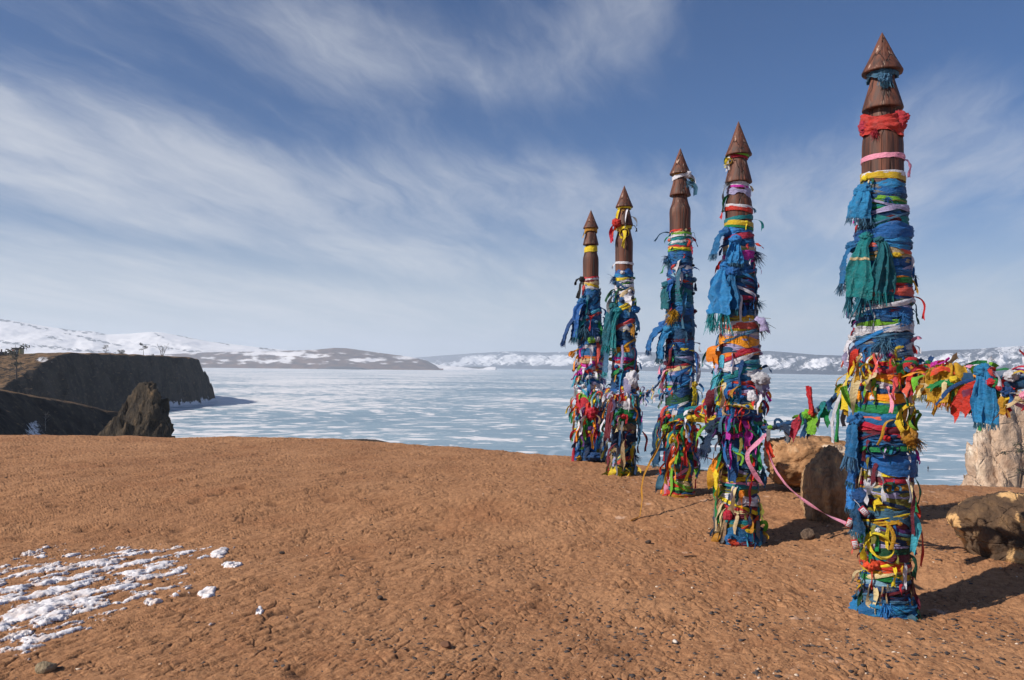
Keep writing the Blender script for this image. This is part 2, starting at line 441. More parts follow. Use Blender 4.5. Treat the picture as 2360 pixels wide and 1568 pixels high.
TH = math.radians(57); CT, ST = math.cos(TH), math.sin(TH)
def relief(X, Y):
    """Clods, creases and grit of the crusted dirt: returns (height, crease mask, clod mask)."""
    wx = X + 0.05 * noise2(X * 3.1, Y * 3.1, 5) + 0.02 * noise2(X * 11, Y * 11, 6)
    wy = Y + 0.05 * noise2(X * 3.1, Y * 3.1, 7) + 0.02 * noise2(X * 11, Y * 11, 8)
    left = sstep(-X, -3.2, 1.6)                        # creases run along the slope on the left side
    p = (wx * CT + wy * ST); q = (-wx * ST + wy * CT)
    st = 1.0 + 1.0 * left
    f1, f2 = worley2(p * 11.5 / st, q * 11.5, 3); e = f2 - f1
    g1, g2 = worley2(wx * 25, wy * 25, 4); e2 = g2 - g1
    gate = sstep(fbm2(X * 2.6, Y * 2.6, 4, 21, .6), -0.12, 0.55)
    gate2 = sstep(fbm2(X * 3.1, Y * 3.1, 3, 25), 0.05, 0.6)
    c1 = (1 - sstep(e, 0.0, 0.12)) * gate
    c2 = (1 - sstep(e2, 0.0, 0.16)) * gate2
    rid = 1 - np.abs(fbm2(p * 4.2 / (st * 1.3), q * 11.5, 4, 31, .6)) * 2.6
    rid = np.clip(rid, 0, 1) ** 3
    h = 0.022 * fbm2(X * 0.55, Y * 0.55, 3, 41) + 0.010 * fbm2(p * 2.0 / st, q * 3.4, 4, 43) + 0.0034 * fbm2(X * 16, Y * 16, 4, 45, .6)
    dome = (1 - np.clip(f1, 0, 1) ** 2) * 0.0105 + (1 - np.clip(g1, 0, 1) ** 2) * 0.0030
    amp = 0.65 + 0.5 * gate
    h = h + dome * amp - 0.0085 * c1 - 0.0040 * c2 - 0.0075 * rid * (0.35 + 0.65 * left)
    # scattered hollows and footprints
    k1, k2 = worley2(X * 1.3, Y * 1.3, 9)
    hol = (1 - sstep(k1, 0.03, 0.16)) * sstep(noise2(X * .9, Y * .9, 51), -0.1, 0.3)
    h = h - 0.022 * hol
    return h, np.clip(c1 * .8 + c2 * .5 + rid * .35 * (.4 + .6 * left), 0, 1), hol

def ground_z(X, Y, full=True):
    X = np.asarray(X, float); Y = np.asarray(Y, float)
    z = base_z(X, Y)
    return z + relief(X, Y)[0] * (1.0 if full else 0.0)
def gz(x, y): return float(ground_z(np.array([x]), np.array([y]))[0])

ud = np.linspace(-0.69, 0.69, 1350); ul = -0.70 - np.geomspace(0.004, 5.5, 90)[::-1]
U = np.concatenate([ul, ud, -ul[::-1]])
tt = np.linspace(0, 1, 560)
n_out = np.concatenate([np.linspace(0.02, 1.6, 34), 1.6 + np.geomspace(0.1, 34, 22)])
eY = edgeY(U)
Yn = np.array([-14.0, -7, -3, -1.2, -.3, .3, .8, 1.3, 1.8, 2.2, 2.6, 2.9, 3.1, 3.25])
Yin = 1.0 / ((1 - tt)[None, :] / 3.4 + tt[None, :] / eY[:, None])
Yo = eY[:, None] + n_out[None, :]
Yg = np.concatenate([np.broadcast_to(Yn[None, :], (len(U), len(Yn))), Yin, Yo], 1)
Xg = U[:, None] * np.where(Yg > 2.9, Yg, np.sqrt(np.maximum(Yg, 0) ** 2 + 1.0 * (1 - sstep(Yg, 0.3, 2.9))))
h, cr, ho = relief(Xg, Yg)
Zg = base_z(Xg, np.maximum(Yg, 0.3)) + h
m_dirt, t, b = mat('crusted_dirt')
v = pos_vec(t)
n1 = t.noise(v, 1.1, 5, 0.6); n2 = t.noise(v, 22, 6, 0.65); n3 = t.noise(v, 90, 4, 0.7)
n4 = t.noise(t.turn(v, -TH, (6.5, 19.0, 6)), 1.0, 6, 0.62, .4)
c = t.mix(t.ramp(n2.outputs[0], 0.3, 0.7), lin(142, 101, 71), lin(175, 129, 93))
c = t.mix(t.ramp(n1.outputs[0], 0.46, 0.70, 0, .55), c, lin(184, 138, 101))
c = t.mix(t.ramp(n1.outputs[0], 0.48, 0.30, 0, .45), c, lin(150, 100, 68))
n0 = t.noise(v, 0.33, 3, .5)
c = t.mix(t.ramp(n0.outputs[0], .50, .72, 0, .5), c, lin(132, 92, 66))
c = t.mix(t.ramp(n4.outputs[0], 0.53, 0.68, 0, .7), c, lin(122, 84, 60))
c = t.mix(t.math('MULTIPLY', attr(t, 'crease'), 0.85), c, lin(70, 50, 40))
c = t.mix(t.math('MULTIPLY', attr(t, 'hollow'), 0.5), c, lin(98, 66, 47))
sx = t.new('ShaderNodeSeparateXYZ'); t.link(v, sx.inputs[0])
# pale salty crust, more of it round the posts
w1 = t.noise(v, 7.5, 5, 0.6); w0 = t.noise(v, 1.5, 3, 0.5)
right = t.math('MULTIPLY', t.ramp(sx.outputs[0], -0.3, 1.5), 1.0)
pale = t.math('MULTIPLY', t.ramp(t.math('ADD', t.math('MULTIPLY', w1.outputs[0], .75), t.math('MULTIPLY', w0.outputs[0], .35)), 0.66, 0.74), right)
c = t.mix(t.math('MULTIPLY', pale, 0.55), c, lin(212, 182, 162))
# dark grit
g = t.noise(v, 42, 3, 0.5)
c = t.mix(t.ramp(g.outputs[0], 0.66, 0.73, 0, .6), c, lin(70, 56, 50))
c = t.mix(t.ramp(n3.outputs[0], 0.4, 0.8, 0, .25), c, lin(216, 168, 126))
t.link(c, b.inputs['Base Color']); b.inputs['Roughness'].default_value = 0.95; b.inputs['Specular IOR Level'].default_value = 0.12
n5 = t.noise(v, 55, 6, .7)
bump(t, b, t.math('ADD', n2.outputs[0], t.math('ADD', t.math('MULTIPLY', n3.outputs[0], .4), n5.outputs[0])), 0.6, 0.012)
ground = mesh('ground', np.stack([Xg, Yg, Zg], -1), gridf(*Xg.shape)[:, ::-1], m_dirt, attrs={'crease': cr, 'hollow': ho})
tag(ground, 'brown crusted dirt plateau with fine creases', kind='structure')

# ------------------------------------------------------------------ far hills
def px_line_mask(PX, PY, pts, wdt):
    """0..1 mask round a polyline in the view, used to lay dark outcrops along a hillside."""
    out = np.zeros_like(PX)
    y = interp(PX, pts); x0, x1 = pts[0][0], pts[-1][0]
    inside = sstep(PX, x0, x0 + 12) * (1 - sstep(PX, x1 - 12, x1))
    return np.exp(-((PY - y) / wdt) ** 2) * inside

def hill_mat(name, dark, snow, extra=None):
    m, t, b = mat(name); s = attr(t, 'snow'); v = pos_vec(t)
    n = t.noise(t.mapping(v, (0.012, 0.012, 0.03)), 1.0, 6, 0.65); 
    k = t.ramp(t.math('ADD', s, t.math('MULTIPLY', t.math('SUBTRACT', n.outputs[0], 0.5), 1.2)), 0.22, 0.78)
    d = t.mix(t.ramp(n.outputs[0], .35, .65), lin(*dark), lin(*(extra or dark)))
    t.link(t.mix(k, d, lin(*snow)), b.inputs['Base Color']); b.inputs['Roughness'].default_value = 0.9; b.inputs['Specular IOR Level'].default_value = 0.1
    return m

def hills(name, top, Y0f, Y1f, u0, u1, nu, nt, amp, maskf, material, label, shape=0.85, gully=0.0, fz=1.0):
    u = np.linspace(u0, u1, nu)[:, None]; tq = np.concatenate([np.linspace(0, 1, nt), [1.04, 1.12, 1.3, 1.6]])[None, :]
    Y0, Y1 = Y0f(u), Y1f(u); Y = Y0 + (Y1 - Y0) * tq; X = u * Y
    px = 1180 + F * u
    zt = EYE - (interp(px, top) - hor(px)) / F * Y1
    q = np.clip(tq, 0, 1)
    nz = fbm2(X / (300 * fz), Y / (380 * fz), 5, 61, .55); 
    g = np.zeros_like(X)
    if gully:
        g = np.abs(fbm2(u * 46 + 0.3 * nz, Y / 2600, 4, 67, .55))
    sh = q ** shape
    z = ICE - 1 + (zt - ICE + 1) * sh + (amp * nz - gully * g) * np.sin(np.pi * q) ** 1.0
    z = z - np.maximum(tq - 1, 0) * 900 * fz
    z = np.where(tq <= 0, ICE - 2, z)
    PX, PY = proj(X, Y, z)
    s = maskf(PX, PY, q * np.ones_like(X), nz, X, Y, g)
    o = mesh(name, np.stack([X, Y, z], -1), gridf(nu, tq.shape[1])[:, ::-1], material, attrs={'snow': s})
    return tag(o, label, kind='structure')

TOP1 = [(-700, 728), (-200, 726), (0, 735), (40, 741), (110, 753), (170, 762), (215, 764), (245, 771), (300, 769), (345, 765), (370, 766), (420, 775), (480, 787), (540, 794), (600, 801), (660, 807),
        (760, 815), (900, 825), (1000, 840), (1100, 850)]
LN1 = [([(-200, 745), (0, 738), (40, 742)], 4), ([(30, 743), (90, 756), (125, 763)], 3.2), ([(128, 757), (180, 764), (250, 771)], 3.2), ([(140, 766), (180, 774), (225, 785)], 2.6),
       ([(95, 772), (130, 780), (150, 786)], 4), ([(195, 780), (240, 789), (285, 798)], 3), ([(-200, 775), (0, 788), (60, 795), (130, 802), (200, 810), (300, 818)], 4.5),
       ([(350, 766), (370, 776), (385, 779)], 5), ([(390, 768), (430, 778), (520, 791)], 1.8), ([(315, 791), (360, 799), (420, 808), (470, 812)], 3.2), ([(480, 786), (540, 796)], 1.4), ([(590, 802), (640, 808)], 3)]
def mask1(PX, PY, q, nz, X, Y, g):
    s = np.full(PX.shape, 0.95)
    for pts, wd in LN1: s -= px_line_mask(PX, PY + 2.2 * noise2(PX / 16, PY / 9, 70), pts, wd * .8) * (0.62 + 1.1 * fbm2(PX / 11, PY / 3.5, 3, 71))
    return s - 0.10 * np.clip(fbm2(PX / 60, PY / 9, 3, 72), 0, 1)
m1 = hill_mat('snowy_steppe', (58, 56, 60), (232, 230, 232))
hills('snow_hill', TOP1, lambda u: 6500 + 0 * u, lambda u: 8200 + 0 * u, -1.05, -0.02, 560, 90, 26, mask1, m1, 'long white snow hills with dark rocky streaks', 0.9)

TOP2 = [(-700, 835), (0, 830), (300, 822), (440, 814), (520, 811), (600, 811), (680, 808), (730, 806), (770, 802), (800, 803), (850, 810), (900, 817), (950, 823), (985, 832), (1004, 842), (1014, 850), (1030, 852)]
def mask2(PX, PY, q, nz, X, Y, g):
    p = fbm2(PX / 40, PY / 9, 4, 75, .55)
    s = 0.20 + 0.75 * p
    s += 0.75 * np.exp(-(((PX - 665) / 75) ** 2 + ((PY - 817) / 6.5) ** 2)) + 0.5 * np.exp(-(((PX - 590) / 60) ** 2 + ((PY - 832) / 5) ** 2)) + 0.6 * np.exp(-(((PX - 850) / 40) ** 2 + ((PY - 828) / 4) ** 2)) + .5 * np.exp(-(((PX - 935) / 35) ** 2 + ((PY - 826) / 3) ** 2))
    s -= 0.7 * np.exp(-(((PX - 775) / 45) ** 2 + ((PY - 810) / 5) ** 2)) + 0.9 * sstep(PX, 955, 985) + 1.0 * sstep(PY, 838, 844) + .3 * np.exp(-(((PX - 500) / 60) ** 2 + ((PY - 820) / 5) ** 2))
    return s
m2 = hill_mat('brown_steppe', (74, 64, 64), (232, 230, 232), (112, 88, 76))
hills('shore_hill', TOP2, lambda u: 5600 + 0 * u, lambda u: 6200 + 0 * u, -1.05, -0.085, 620, 70, 12, mask2, m2, 'low brown headland hill patched with snow across the ice', 0.75, fz=.6)

TOP3 = [(900, 848), (930, 826), (980, 823), (1040, 818), (1100, 814), (1170, 810), (1215, 811), (1250, 813), (1300, 811), (1400, 812), (1500, 812), (1600, 815), (1680, 816), (1740, 811), (1770, 809), (1810, 812), (1880, 818), (1950, 820),
        (2050, 818), (2110, 812), (2160, 807), (2230, 806), (2300, 801), (2360, 797), (2600, 790), (3000, 800)]
def mask3(PX, PY, q, nz, X, Y, g):
    up = PY - interp(PX, TOP3)                     # depth below the crest
    base = interp(PX, [(900, 850), (1100, 849), (1400, 851), (1800, 861), (2060, 866), (2400, 868)])
    r = up / np.maximum(base - interp(PX, TOP3), 1)
    p = fbm2(PX / 46 + up / 60, PY / 30, 4, 81, .55); p2 = fbm2(PX / 11 + up / 9, PY / 14, 3, 85, .6)
    lnA = np.abs(fbm2(PX / 20 + up / 9, up / 40, 3, 84, .5)); lnB = np.abs(fbm2(PX / 17 - up / 11, up / 40, 3, 87, .5))
    s = 0.12 + 0.95 * np.exp(-((r - 0.50) / 0.30) ** 2) * (0.75 + 1.2 * p) + .25 * p2 - .75 * (1 - sstep(lnA, 0, .16)) - .55 * (1 - sstep(lnB, 0, .14)) + .18
    s = np.where(r < 0.12, s - .15, s)
    s += 0.8 * np.exp(-(((PX - 1165) / 40) ** 2 + ((PY - 812) / 2.5) ** 2)) + .8 * np.exp(-(((PX - 1280) / 40) ** 2 + ((PY - 812) / 2.0) ** 2)) + 0.7 * sstep(PX, 2180, 2330) * np.exp(-(up / 8) ** 2)
    return s - 0.7 * sstep(r, 0.8, 0.95) - 0.35 * (1 - sstep(r, 0.02, .22)) * (1 - sstep(PX, 2150, 2250))
m3 = hill_mat('far_forest_slope', (52, 58, 74), (226, 226, 230), (66, 68, 80))
hills('mountain_range', TOP3, lambda u: np.interp(u, [-.2, -.04, .12, .33, .46, .7, 1.1], [12000, 11500, 8600, 5600, 4700, 4500, 4300]),
      lambda u: np.interp(u, [-.2, -.04, .12, .33, .46, .7, 1.1], [14500, 14000, 11000, 7600, 6600, 6400, 6200]), -0.16, 1.05, 900, 90, 14, mask3, m3, 'far blue wooded mountains with white snow gullies', 0.8, 55)
# small dark islet at the end of the point
V, Fc = ico(4); V = V * np.array([260, 90, 26]) * (1 + .3 * fbm3(V[:, 0] * 2, V[:, 1] * 2, V[:, 2] * 2, 4, 88))[:, None]
V = V[:, :] + at(1078, 846, 7600) * np.array([1, 1, 0]) + np.array([0, 0, ICE - 2])
m_isl, t, b = mat('dark_shore_rock'); b.inputs['Roughness'].default_value = .9
nn = t.noise(pos_vec(t), .05, 4); t.link(t.mix(nn.outputs[0], lin(44, 46, 56), lin(74, 72, 76)), b.inputs['Base Color'])
tag(mesh('islet', V, Fc, m_isl), 'low dark islet on the ice off the snowy point', kind='structure')
V, Fc = ico(4); V = V * np.array([165, 60, 22]) * (1 + .3 * fbm3(V[:, 0] * 2, V[:, 1] * 2, V[:, 2] * 2, 4, 89))[:, None]
V = V[:, :] + at(792, 846, 5450) * np.array([1, 1, 0]) + np.array([0, 0, ICE - 2])
tag(mesh('shore_ledge', V, Fc, m_isl), 'dark flat rock ledge at the foot of the patchy shore hill', kind='structure')

# ------------------------------------------------------------------ headland with cliff, spur below it
m_head, t, b = mat('dark_cliff_rock')
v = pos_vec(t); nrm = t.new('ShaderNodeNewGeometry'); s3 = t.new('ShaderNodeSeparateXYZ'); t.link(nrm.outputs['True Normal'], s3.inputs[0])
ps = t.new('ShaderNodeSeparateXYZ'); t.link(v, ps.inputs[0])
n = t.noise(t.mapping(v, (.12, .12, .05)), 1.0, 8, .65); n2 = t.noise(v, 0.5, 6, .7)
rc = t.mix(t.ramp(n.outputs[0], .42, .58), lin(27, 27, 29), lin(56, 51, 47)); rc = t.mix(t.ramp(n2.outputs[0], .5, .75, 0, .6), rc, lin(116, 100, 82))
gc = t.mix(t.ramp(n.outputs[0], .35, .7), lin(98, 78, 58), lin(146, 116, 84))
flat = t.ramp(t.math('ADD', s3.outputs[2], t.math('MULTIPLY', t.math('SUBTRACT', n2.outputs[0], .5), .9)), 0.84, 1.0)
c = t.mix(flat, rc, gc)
c = t.mix(t.ramp(t.math('ADD', attr(t, 'snow'), t.math('MULTIPLY', t.math('SUBTRACT', n2.outputs[0], .5), 1.2)), .55, .75), c, lin(214, 216, 222))
t.link(c, b.inputs['Base Color']); b.inputs['Roughness'].default_value = .95; b.inputs['Specular IOR Level'].default_value = .1
bump(t, b, n2.outputs[0], .8, 1.2)

def seg_dist(X, Y, pts):
    """Distance to a polyline, and the signed side (positive on its left)."""
    best = np.full(X.shape, 1e9); side = np.zeros(X.shape)
    for (ax, ay), (bx, by) in zip(pts[:-1], pts[1:]):
        dx, dy = bx - ax, by - ay; L2 = dx * dx + dy * dy
        q = np.clip(((X - ax) * dx + (Y - ay) * dy) / L2, 0, 1)
        d = np.hypot(X - ax - q * dx, Y - ay - q * dy); cross = dx * (Y - ay) - dy * (X - ax)
        m_ = d < best; side = np.where(m_, np.sign(cross), side); best = np.minimum(best, d)
    return best * side

coast = [(-215, 200), (-240, 380), (-249, 470), (-248, 540), (-244, 590), (-240, 622), (-241, 640), (-247, 655), (-262, 690), (-330, 790), (-520, 900)]
xs = np.linspace(-520, -222, 260); ys = np.linspace(340, 820, 330)
X, Y = np.meshgrid(xs, ys, indexing='ij')
wob = 8 * fbm2(X / 34, Y / 34, 5, 91, .6)
d = seg_dist(X, Y, coast) + wob * .85
un = X / Y
top = interp(1180 + F * un, [(-400, 800), (0, 819), (60, 818), (140, 815), (200, 816), (260, 817), (330, 820), (400, 823), (440, 826), (480, 834)])
ztop = EYE - (top - hor(1180 + F * un)) / F * np.clip(Y, 420, 640)
cliff = np.where(d < 0, 0, np.clip(d / 15.0, 0, 1) ** 0.75)
z = ICE - 1.5 + (np.minimum(ztop, 10) - ICE + 1.5) * cliff
bl = cells3(X / 16 + wob * .03, Y / 16, z / 30, 131) - .5; bl2 = cells3(X / 7, Y / 7 + wob * .05, z / 12, 132) - .5
z = z + np.clip(cliff * (1 - cliff) * 4, 0, 1) * sstep(cliff, .05, .45) * (7 * bl + 4 * bl2)
z = z + cliff * (1 - cliff) * 4 * (4.0 * fbm2(X / 15, Y / 15, 6, 93, .62)) + .9 * fbm2(X / 12, Y / 12, 4, 95) * cliff
# towards the viewer the top rolls down as a lit grassy slope
z = z - 34 * (1 - sstep(Y, 345, 480)) * cliff
z = z + np.clip(d - 25, 0, 200) * 0.0
z = np.where(d < -4, ICE - 3, z)
snw = .95 * (1 - sstep(z, ICE + 1.0, ICE + 6)) * sstep(Y, 540, 600) + .5 * sstep(fbm2(X / 22, Y / 22, 3, 97), .25, .7) * (1 - sstep(Y, 430, 500)) + .3 * sstep(fbm2(X / 30, Y / 30, 3, 98), .3, .6)
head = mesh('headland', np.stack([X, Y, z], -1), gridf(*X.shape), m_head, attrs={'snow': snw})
tag(head, 'dark shaded headland cliff with flat grassy top', kind='structure')
head_top = (xs, ys, z)

def grid_z(gr, x, y):
    i = int(np.clip(np.searchsorted(gr[0], x), 1, len(gr[0]) - 1)); j = int(np.clip(np.searchsorted(gr[1], y), 1, len(gr[1]) - 1))
    return float(gr[2][i - 1:i + 1, j - 1:j + 1].mean())

# the spur: its crest drops from the upper left to the foot of the crag
xs = np.linspace(-230, -62, 210); ys = np.linspace(140, 330, 220)
X, Y = np.meshgrid(xs, ys, indexing='ij')
crest = [(-118, 150), (-136, 205), (-138, 240), (-130, 262), (-116, 268), (-96, 262), (-80, 258)]
un = 1180 + F * X / Y
zc_ = EYE - (interp(un, [(-300, 868), (0, 897), (60, 908), (120, 918), (170, 926), (220, 937), (250, 947), (290, 950), (315, 985), (340, 1060), (420, 1200)]) - hor(un)) / F * np.clip(Y, 200, 265)
dl = seg_dist(X, Y, crest)                     # left of the line = inland side
wob = 4 * fbm2(X / 16, Y / 16, 4, 101, .55)
dd = -dl + wob * .4
down = np.where(dd > 0, 0.85 * np.maximum(dd - 4, 0) + 0.10 * dd, 0.10 * -dd)
z = np.maximum(zc_ - down, ICE - 2) + .8 * fbm2(X / 8, Y / 8, 5, 103, .6) * np.clip(np.abs(dd) / 10, .2, 1.4)
snw = .75 * np.exp(-(((un - 85) / 34) ** 2 + ((dd - 13) / 4) ** 2)) + .7 * np.exp(-(((un - 25) / 25) ** 2 + ((dd - 20) / 4.5) ** 2)) + .15 * sstep(fbm2(X / 10, Y / 10, 3, 105), .3, .6)
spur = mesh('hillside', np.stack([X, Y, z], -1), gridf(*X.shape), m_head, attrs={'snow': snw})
tag(spur, 'dark gully side below a sunlit brown crest, with snow lying in it', kind='structure')
spur_top = (xs, ys, z)

# ------------------------------------------------------------------ rocks
ROCK_BROWN = rock_mat('brown_boulder_rock', (104, 76, 52), (164, 124, 88), (196, 164, 130), (214, 198, 178), 5, (1, 1, 1), (.56, .66))
ROCK_UP = rock_mat('lichen_dark_stone', (112, 92, 72), (158, 128, 98), (206, 168, 118), None, 7, (1.6, 1.6, .55), bs=1.0, bd=.03)
ROCK_BIG = rock_mat('dark_boulder_lit_tan', (62, 50, 41), (94, 74, 57), (134, 106, 76), (204, 164, 114), 4.2, (1, 1, 1), (.50, .525), 1.0, .045)  # tan noise patches paint the boulder's sunlit facets into its colour
ROCK_PALE = rock_mat('pale_marble_rock', (132, 106, 88), (188, 162, 140), (214, 192, 168), (222, 208, 192), .30, (1, 1, 1), (.5, .62), 1.0, .8)
ROCK_CRAG = rock_mat('crag_rock', (40, 35, 31), (70, 60, 48), (122, 100, 74), None, .45, (1.2, 1.2, .5), bs=1, bd=1.3)
STONE = rock_mat('small_stone', (78, 66, 58), (112, 94, 80), (150, 130, 110), None, 20)

def rock(name, mat_, size, loc, rz=0, tilt=(0, 0), seed=1, cuts=9, rough=.10, n=5, depth=(.62, .9), squash=None, strat=0.0, sub=None, ridg=.05, blocks=0.0, bsc=2.6):
    r = random.Random(seed); V, Fc = ico(n)
    for i in range(cuts):
        nn = Vector((r.gauss(0, 1), r.gauss(0, 1), r.gauss(0, .8))).normalized(); nn = np.array(nn)
        dd = r.uniform(*depth); k = V @ nn; V = V - np.maximum(k - dd, 0)[:, None] * nn * .88
    if squash: V = squash(V)
    L = np.linalg.norm(V, axis=1)[:, None] + 1e-9; N = V / L; V0_ = V; V = V * np.array(size) / np.mean(size)
    dsp = rough * fbm3(V[:, 0] * 1.7 + seed, V[:, 1] * 1.7, V[:, 2] * 1.7, 6, seed, .55) - ridg * np.clip(1 - np.abs(fbm3(V[:, 0] * 2.3, V[:, 1] * 2.3 + seed, V[:, 2] * 2.3, 4, seed + 9)) * 5, 0, 1)
    if strat: dsp = dsp + strat * fbm3(V[:, 0] * 9, V[:, 1] * 9, V[:, 2] * 1.6, 3, seed + 3)
    if blocks:
        wq = .25 * fbm3(V[:, 0] * 3, V[:, 1] * 3, V[:, 2] * 3, 3, seed + 31); dsp = dsp + blocks * (cells3(V[:, 0] * bsc + wq, V[:, 1] * bsc - wq, V[:, 2] * bsc * .8 + wq, seed) - .5) + blocks * .5 * (cells3(V[:, 0] * bsc * 2.3 + wq, V[:, 1] * bsc * 2.3, V[:, 2] * bsc * 1.6 + wq, seed + 5) - .5)
    V = V0_ + N * (dsp + .035 * fbm3(V[:, 0] * 7, V[:, 1] * 7 + seed, V[:, 2] * 7, 5, seed + 21, .62) * min(1.6, rough * 11))[:, None]
    V = V * np.array(size) / 2
    R = np.array(Euler((tilt[0], tilt[1], rz)).to_matrix()); V = V @ R.T
    o = mesh(name, V, Fc, mat_); o.location = [float(q) for q in loc]
    return o

# lying boulder seen between two posts
c = at(1872, 1062, 9.0)
tag(rock('boulder', ROCK_BROWN, (1.25, .75, .66), (c[0], c[1], c[2]), .1, (0, .06), 5, 8, .11, 6, blocks=.07),
    'brown boulder with a pale whitish face, lying behind the upright stone', 'boulder')
c = at(1908, 1122, 7.55)
def egg(V):
    V = V.copy(); k = 1.05 - .42 * np.clip(V[:, 2], 0, 1) ** 2; V[:, 0] *= k; V[:, 1] *= k; return V
tag(rock('standing_stone', ROCK_UP, (.50, .44, .80), (c[0], c[1], c[2] - .02), .3, (0, .10), 12, 6, .07, 6, squash=egg, strat=.04, depth=(.8, .97), blocks=.03),
    'dark upright oval stone with a sunlit yellow edge, in front of the brown boulder', 'boulder')
c = at(1958, 1085, 8.3)
tag(rock('boulder', ROCK_UP, (.36, .36, .50), (c[0], c[1], c[2] - .06), .8, (0, .2), 17, 8, .12),
    'dark ragged rock squeezed between the upright stone and a ribboned post', 'boulder')
c = at(1862, 1202, 7.05)
tag(rock('stone', STONE, (.13, .12, .11), (c[0], c[1], gz(c[0], c[1]) + .03), .3, (0, 0), 23, 7, .1, 4),
    'small grey stone at the foot of the upright stone', 'stone')
c = at(2345, 1222, 6.1)
def nose(V):
    V = V.copy(); k = np.clip(-V[:, 0], 0, 1); V[:, 2] *= 1 - .28 * k ** 2; V[:, 1] *= 1 - .3 * k ** 2; V[:, 2] += .10 * k; 
    V[:, 2] = np.where(V[:, 2] < 0, V[:, 2] * 1.1, V[:, 2]); return V
tag(rock('boulder', ROCK_BIG, (1.25, .90, .72), (c[0] + .20, c[1] + .1, c[2] - .085), -.12, (.05, .14), 31, 9, .08, 6, squash=nose, depth=(.74, .94), blocks=.05, bsc=1.8),
    'big dark boulder with lit facets painted tan, resting on the dirt at the right edge', 'boulder')
# tall pale rock standing on the lake shore beyond the edge
V, Fc = ico(6)
def crag(V, fx):
    return fx(V)
def pale(V):
    V = V.copy(); zz = (V[:, 2] + 1) / 2; k = 1.52 - 1.0 * zz ** 1.1; V[:, 0] *= k; V[:, 1] *= k
    return V
c = at(2400, 1145, 92)
tag(rock('rock_pillar', ROCK_PALE, (21.0, 15, 34), (c[0] - 3.9, c[1], c[2] - 5.2), .4, (0, 0), 44, 12, .13, 6, (.60, .88), pale, .0, ridg=.05, blocks=.17, bsc=2.3),
    'tall pale marble rock rising beyond the plateau edge behind the big boulder', 'rock')
def peak(V):
    V = V.copy(); zz = (V[:, 2] + 1) / 2; k = 1.3 - .75 * zz; V[:, 0] = V[:, 0] * k + .30 * zz ** 2; V[:, 1] *= k; return V
c = at(318, 945, 165)
tag(rock('rock_crag', ROCK_CRAG, (26.5, 24, 33), (c[0] - 2.1, c[1], c[2] - 12.2), .2, (0, 0), 52, 22, .08, 6, (.56, .86), peak, .03, ridg=.05, blocks=.13, bsc=2.6),
    'jagged dark pointed crag with sunlit left edges, in front of the cliff', 'rock')
c = at(842, 1022, 15.35)
tag(rock('rock_ledge', rock_mat('dark_ledge_rock', (40, 34, 30), (66, 56, 48), (96, 82, 70), None, 6), (1.6, .5, .20), (c[0], c[1], c[2] - .012), 0, (0, .085), 63, 6, .08, 4),
    'flat dark rock ledge peeping over the plateau edge above the ice', 'rock')
c = at(105, 1562, 3.95)
tag(rock('stone', rock_mat('pale_lichen_stone', (118, 104, 84), (156, 140, 114), (186, 172, 148), None, 22), (.095, .085, .07), (c[0], c[1], gz(c[0], c[1]) + .01), .3, (0, 0), 71, 6, .12, 4),
    'pale lichen-covered stone half sunk in the dirt below the snow patch', 'stone')
# ================================================================== RITUAL POSTS
def nrmz(v): return v / (np.linalg.norm(v) + 1e-9)

def lathe(prof, seg=44, wob=0.006, seed=1):
    prof = np.array(prof, float); seg = seg * 2; a = np.arange(seg) / seg * 2 * np.pi
    rows = []
    for p, q in zip(prof[:-1], prof[1:]):
        n = int(np.clip(np.linalg.norm(q - p) / .012, 1, 30)); rows += [p + (q - p) * i / n for i in range(n)]
    prof = np.array(rows + [prof[-1]]); A = a[None, :]; z = prof[:, 1:2]; ca, sa = np.cos(A), np.sin(A)
    r = prof[:, 0:1] * (1 + wob * 6 * noise2(ca * 1.3 + seed, sa * 1.3, seed) + .016 * fbm3(ca * 2.2, sa * 2.2, z * 3 + seed, 3, seed) + .010 * noise3(ca * 14, sa * 14, z * 2.5, seed + 3))
    for i in range(4):                                               # drying cracks
        a0 = (seed * 1.7 + i * 1.55) % 6.28 + .10 * noise2(z * 5, seed + i, 7); d = np.abs((A - a0 + np.pi) % (2 * np.pi) - np.pi)
        r = r - .055 * prof[:, 0:1] * np.exp(-(d / .045) ** 2) * sstep(noise2(z * 2.3 + i * 9, seed, 9), -.25, .15)
    V = np.stack([r * np.sin(a), -r * np.cos(a), np.broadcast_to(prof[:, 1:2], r.shape)], -1)
    return V.reshape(-1, 3), gridf(len(prof), seg, True)

